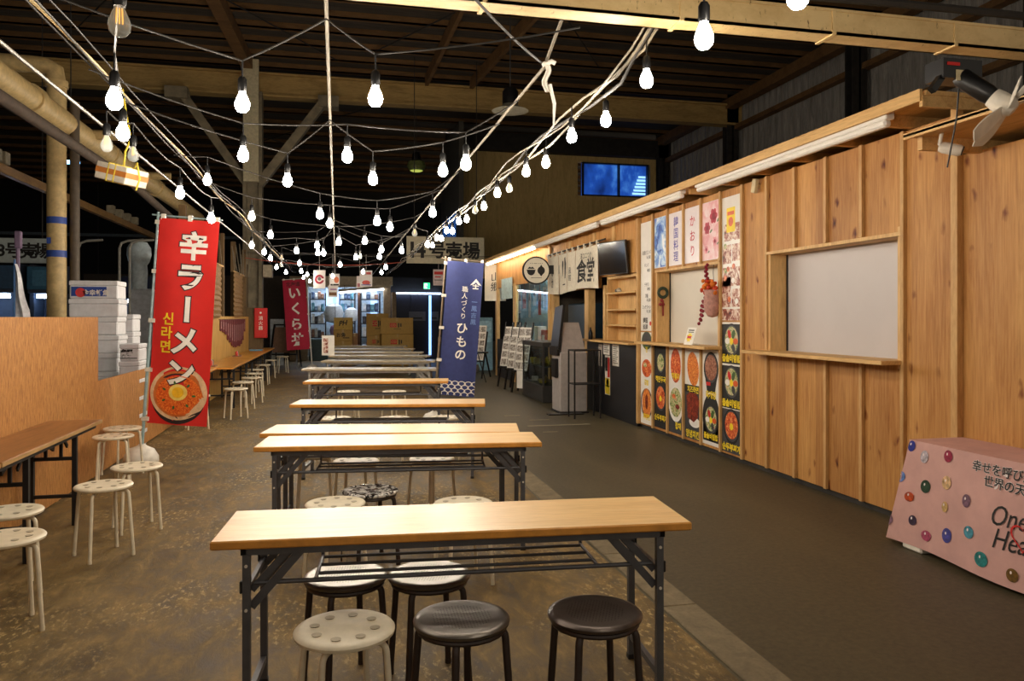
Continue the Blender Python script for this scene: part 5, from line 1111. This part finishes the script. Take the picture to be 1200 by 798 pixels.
# double tube fitting hanging at the shop front
q = Vector((onY(424,27.6), 27.6, zat(341,onY(424,27.6),27.6))); o = thing('double_tube_light', 'bright double tube fitting hanging before the far shop', 'light', q); o.rotation_euler = (0,math.radians(-5),.12)
MB().rbox((-.8,-.1,.03),(.8,.16,.12),.01).build('housing', WHITE, o)
for yy in (-.07,.12): MB().tube([(-.76,yy,-.0),(.76,yy,-.0)], .025, 10).build('tube', emit((235,240,255), 14), o)
for sx in (-.6,.6): MB().tube([(sx,0,.1),(sx,0,.3)], .008, 6).build('hanger', CABLE, o)
# hanging posters
def hang(px, py, zc, w, h, label, draw, mats, base=(226,220,216)):
    yq = 19.6 if zc > 19.2 else 19.2; q = Vector((onY(px,yq), yq, zat(py,onY(px,yq),yq))); m = MB(); m.box((-w/2,0,-h/2),(w/2,.004,h/2)); draw(m, lambda k: plane((0,-.001-.001*k,0),(1,0,0),(0,0,1)), w, h); m.tube([(0,.002,h/2),(0,.002,3.05-q.z)], .004, 5, 0); o = m.build('hanging_poster', [flat(base, .5, 0, .03)]+mats, None, q); o.rotation_euler = (0,0,-YAW); tag(o, label, 'poster')
hang(374.3,327.3,19,.29,.44,'white hanging poster with a round dark red ring', lambda m, f, w, h: (m.ring(f(1),0,0,.06,.115,28,1), m.disc(f(1),.0,.01,.045,mi=2), m.rect(f(2),.05,-.02,.13,.02,0)), [flat((150,40,60), .5), flat((90,90,90), .5)])
hang(392,328,19.3,.25,.3,'pale hanging poster with an orange food picture, upper left of a pair', lambda m, f, w, h: (m.disc(f(1),.05,.0,.06,.08,mi=1), m.rect(f(1),-.1,-.14,.11,-.1,2)), [flat((214,110,70), .5), INK])
hang(390,341.5,18.9,.24,.28,'white hanging poster with brown lettering band, below the orange one', lambda m, f, w, h: (m.rect(f(1),-.09,-.1,.09,-.02,1), m.rect(f(1),-.06,.03,.09,.07,2)), [flat((110,70,30), .5), flat((170,130,170), .5)])
hang(421.5,330.5,19.3,.16,.3,'narrow pale hanging poster half behind a wider pink one', lambda m, f, w, h: m.rect(f(1),-.06,-.12,.06,-.03,1), [flat((206,130,140), .5)])
hang(429,326.5,18.9,.3,.4,'white and pink hanging poster above the far shop', lambda m, f, w, h: (m.rect(f(1),-.0,.1,.12,.16,1), m.disc(f(1),.0,-.1,.1,.06,mi=1), m.rect(f(2),-.12,-.17,.12,-.14,2)), [flat((200,70,60), .5), flat((110,110,160), .5)])
for yq in (19.2,19.6): cable('hanging_wire', [(-2.2,yq,3.05),(4.1,yq,3.05)], .006, CABLE, 'thin wire the %s far posters hang from' % ('front' if yq < 19.5 else 'back'), 'wire')
# cardboard boxes
def carton(px0, px1, zc, z0, z1, d, label, draw=None, rz=-.05, c=(186,148,76)):
    q = dep((px0+px1)/2, 372, zc); w = (px1-px0)/F*zc; o = thing('cardboard_box', label, 'box', (q.x,q.y,z0), rz, 'cardboard boxes before the far shop'); h = z1-z0-.004
    m = MB(); m.rbox((-w/2,0,0),(w/2,d,h),.008); f = plane((0,-.003,0),(1,0,0),(0,0,1))
    if draw: draw(m, f, w, h)
    m.build('carton_body', [flat(c, .75, 0, .06), INK, RED, flat((206,170,96), .7)], o); m = MB(); m.box((-.03,-.002,h-.1),(.03,d*.99,h+.002)); m.build('tape', flat((196,160,92), .4), o)
def d_ph(m, f, w, h): m.text(f, 'PH', 0, h*.55, h*.55, 1, .03, rot=.12, sh=.3); m.disc(f, 0, h*.2, .01, mi=1)
def d_q(m, f, w, h): m.text(f, 'お魚', -.05, h*.55, h*.42, 1, .02); m.rect(f, .0,h*.25,.2,h*.32,1)
def d_co(m, f, w, h): m.rect(f, -w*.22,h*.42,-w*.02,h*.68,2); m.text(lambda a,b: f(a,b)+Vector((0,-.002,0)), 'CO', -w*.12, h*.55, h*.2, 3, .02); m.rect(f, w*.03,h*.4,w*.07,h*.68,1); m.rect(f, w*.1,h*.45,w*.14,h*.66,1); m.rect(f, -w*.1,h*.3,w*.12,h*.33,1)
carton(391.5,413,24,0,.4,.45,'cardboard box at the floor in the left stack', None); carton(391.5,412.5,24,.4,.76,.45,'cardboard box second from the floor in the left stack', None); carton(391,412.5,24,.76,1.12,.45,'cardboard box with black brushed writing under the top left one', d_q); carton(391.5,412.8,24,1.12,1.5,.45,'yellowish cardboard box with italic letters, topmost of the left stack', d_ph, c=(206,170,84))
carton(412,419,24.4,0,1.0,.3,'narrow brown upright carton between the cardboard stacks', None, c=(160,120,80))
carton(430,452,24.3,0,.5,.5,'cardboard box at the floor in the middle stack', None); carton(430,452,24.3,.5,.93,.5,'cardboard box with red mark under the tall middle one', d_co); carton(429.5,455,24.3,.93,1.63,.5,'tall cardboard box with red mark on the middle stack', d_co)
carton(447.5,484,23.6,0,.46,.6,'wide cardboard box at the floor in the right stack', None, .04); carton(447.5,484.5,23.6,.46,.99,.6,'wide cardboard box with red mark under the top right one', d_co, .04); carton(446.5,484,23.6,.99,1.49,.6,'wide cardboard box with red mark, topmost of the right stack', d_co, -.06)
# goods inside the far shop
random.seed(21)
SHM = flat((40,36,36), .7)
for s, (x0, x1, y) in enumerate(((fx(362),fx(381),YF+1.2),(fx(398),fx(417),YF+1.5),(fx(424),fx(447),YF+1.2))):
    o = thing('store_shelf', 'dark shelf unit of goods inside the far shop, %s from the left' % POS[s], 'shelf', ((x0+x1)/2,y,0)); a = (x1-x0)/2
    m = MB()
    for x in (-a,a): m.bar((x,-.2,0),(x,-.2,2.4),.04); m.bar((x,.2,0),(x,.2,2.4),.04)
    m.build('upright', SHM, o)
    for z in (.25,.75,1.25,1.7,2.15): MB().box((-a,-.22,z),(a,.22,z+.03)).build('shelf_board', SHM, o)
    for zi, z in enumerate((.28,.78,1.28,1.73,2.18)):
        n = 4
        for i in range(n):
            w = 2*a/n*.8; x = (-a+.05)+2*(a-.05)*(i+.5)/n; h = random.uniform(.18,.38)
            c = random.choice([(210,220,226),(120,150,180),(60,80,110),(150,110,90),(200,205,200),(90,150,170),(40,40,50),(230,230,225)])
            m = MB(); m.rbox((-w/2,-.16,0),(w/2,.16,h),.02); m.box((-w*.35,-.163,h*.3),(w*.35,-.16,h*.6),1)
            tag(m.build('packed_goods', [flat(c, .45), flat(tuple(min(255,v+30) for v in c), .5)], None, ((x0+x1)/2+x,y,z)), 'goods, %s from left, %s board up, on the %s far shop shelf' % (POS[i], POS[zi], ['left','middle','right'][s]), 'goods', 'goods on the far shop shelves')
for k, (px, z, r, c) in enumerate(((391,1.55,.36,(190,200,205)),(393,.95,.2,(180,150,190)),(412,1.5,.26,(215,220,220)))):
    x = fx(px); m = MB(); m.lathe([(.0,-r),(r*.8,-r*.8),(r,0),(r*.8,r*.7),(r*.3,r),(0,r*1.02)], 18); o = m.build('hanging_bag', flat(c, .35), None, (x,YF+(.15 if k == 1 else .55),z+.1)); m = MB(); m.tube([(0,0,r),(0,0,2.75-z)], .01, 6); m.build('cord', CABLE, o); tag(o, ['large pale plastic bag hanging in the far shop','lilac plastic bag hanging in the far shop','pale rounded bag hanging by the shop post'][k], 'bag')
m = MB(); m.box((fx(381),YF+2.5,1.4),(fx(398),YF+2.55,2.6)); m.box((fx(438),YF+2.5,1.3),(fx(446),YF+2.55,2.5)); struct(m.build('window_7', emit((150,190,235), 1.3)))
m = MB(); m.rbox((fx(363),YF-.6,0),(fx(384),YF-.1,.75),.02); tag(m.build('shop_counter', flat((60,86,90), .6)), 'low teal grey counter at the far shop entrance', 'counter')
# easel board, white panel near the pink banner
q = dep(334,430,23); o = thing('sign_easel', 'black a-frame with brown board behind the pink banner', 'easel', (q.x,q.y,0), -YAW)
for sx in (-.38,.38): MB().bar((sx*1.1,-.2,0),(sx*.85,.05,1.3),.045).build('leg', BLK2, o); MB().bar((sx,.4,0),(sx*.85,.08,1.3),.035).build('leg', BLK2, o)
m = MB(); m.bar((-.34,.05,1.28),(.34,.05,1.28),.045); m.bar((-.38,-.12,.4),(.38,-.12,.4),.045); m.build('crossbar', BLK2, o); m = MB(); f = plane((-.33,-.12,.45),(1,0,0),(0,.2,.97)); m.sheet(lambda u,v: f(.66*u,.78*v),1,1,.02,0,(0,1,0)); m.build('board', flat((128,96,74), .7), o)
q = dep(326.5,400,24); m = MB(); m.box((q.x-.25,q.y,0),(q.x+.15,q.y+.05,1.45)); tag(m.build('display_board', flat((196,204,208), .6)), 'upright white panel left of the pink banner', 'panel')
q = dep(314,318,21); m = MB(); m.rbox((-.12,-.2,-.17),(.12,.2,.17),.01); tag(m.build('speaker_box', flat((190,176,150), .6), None, q), 'small beige box fixed high beside the far left post', 'box')
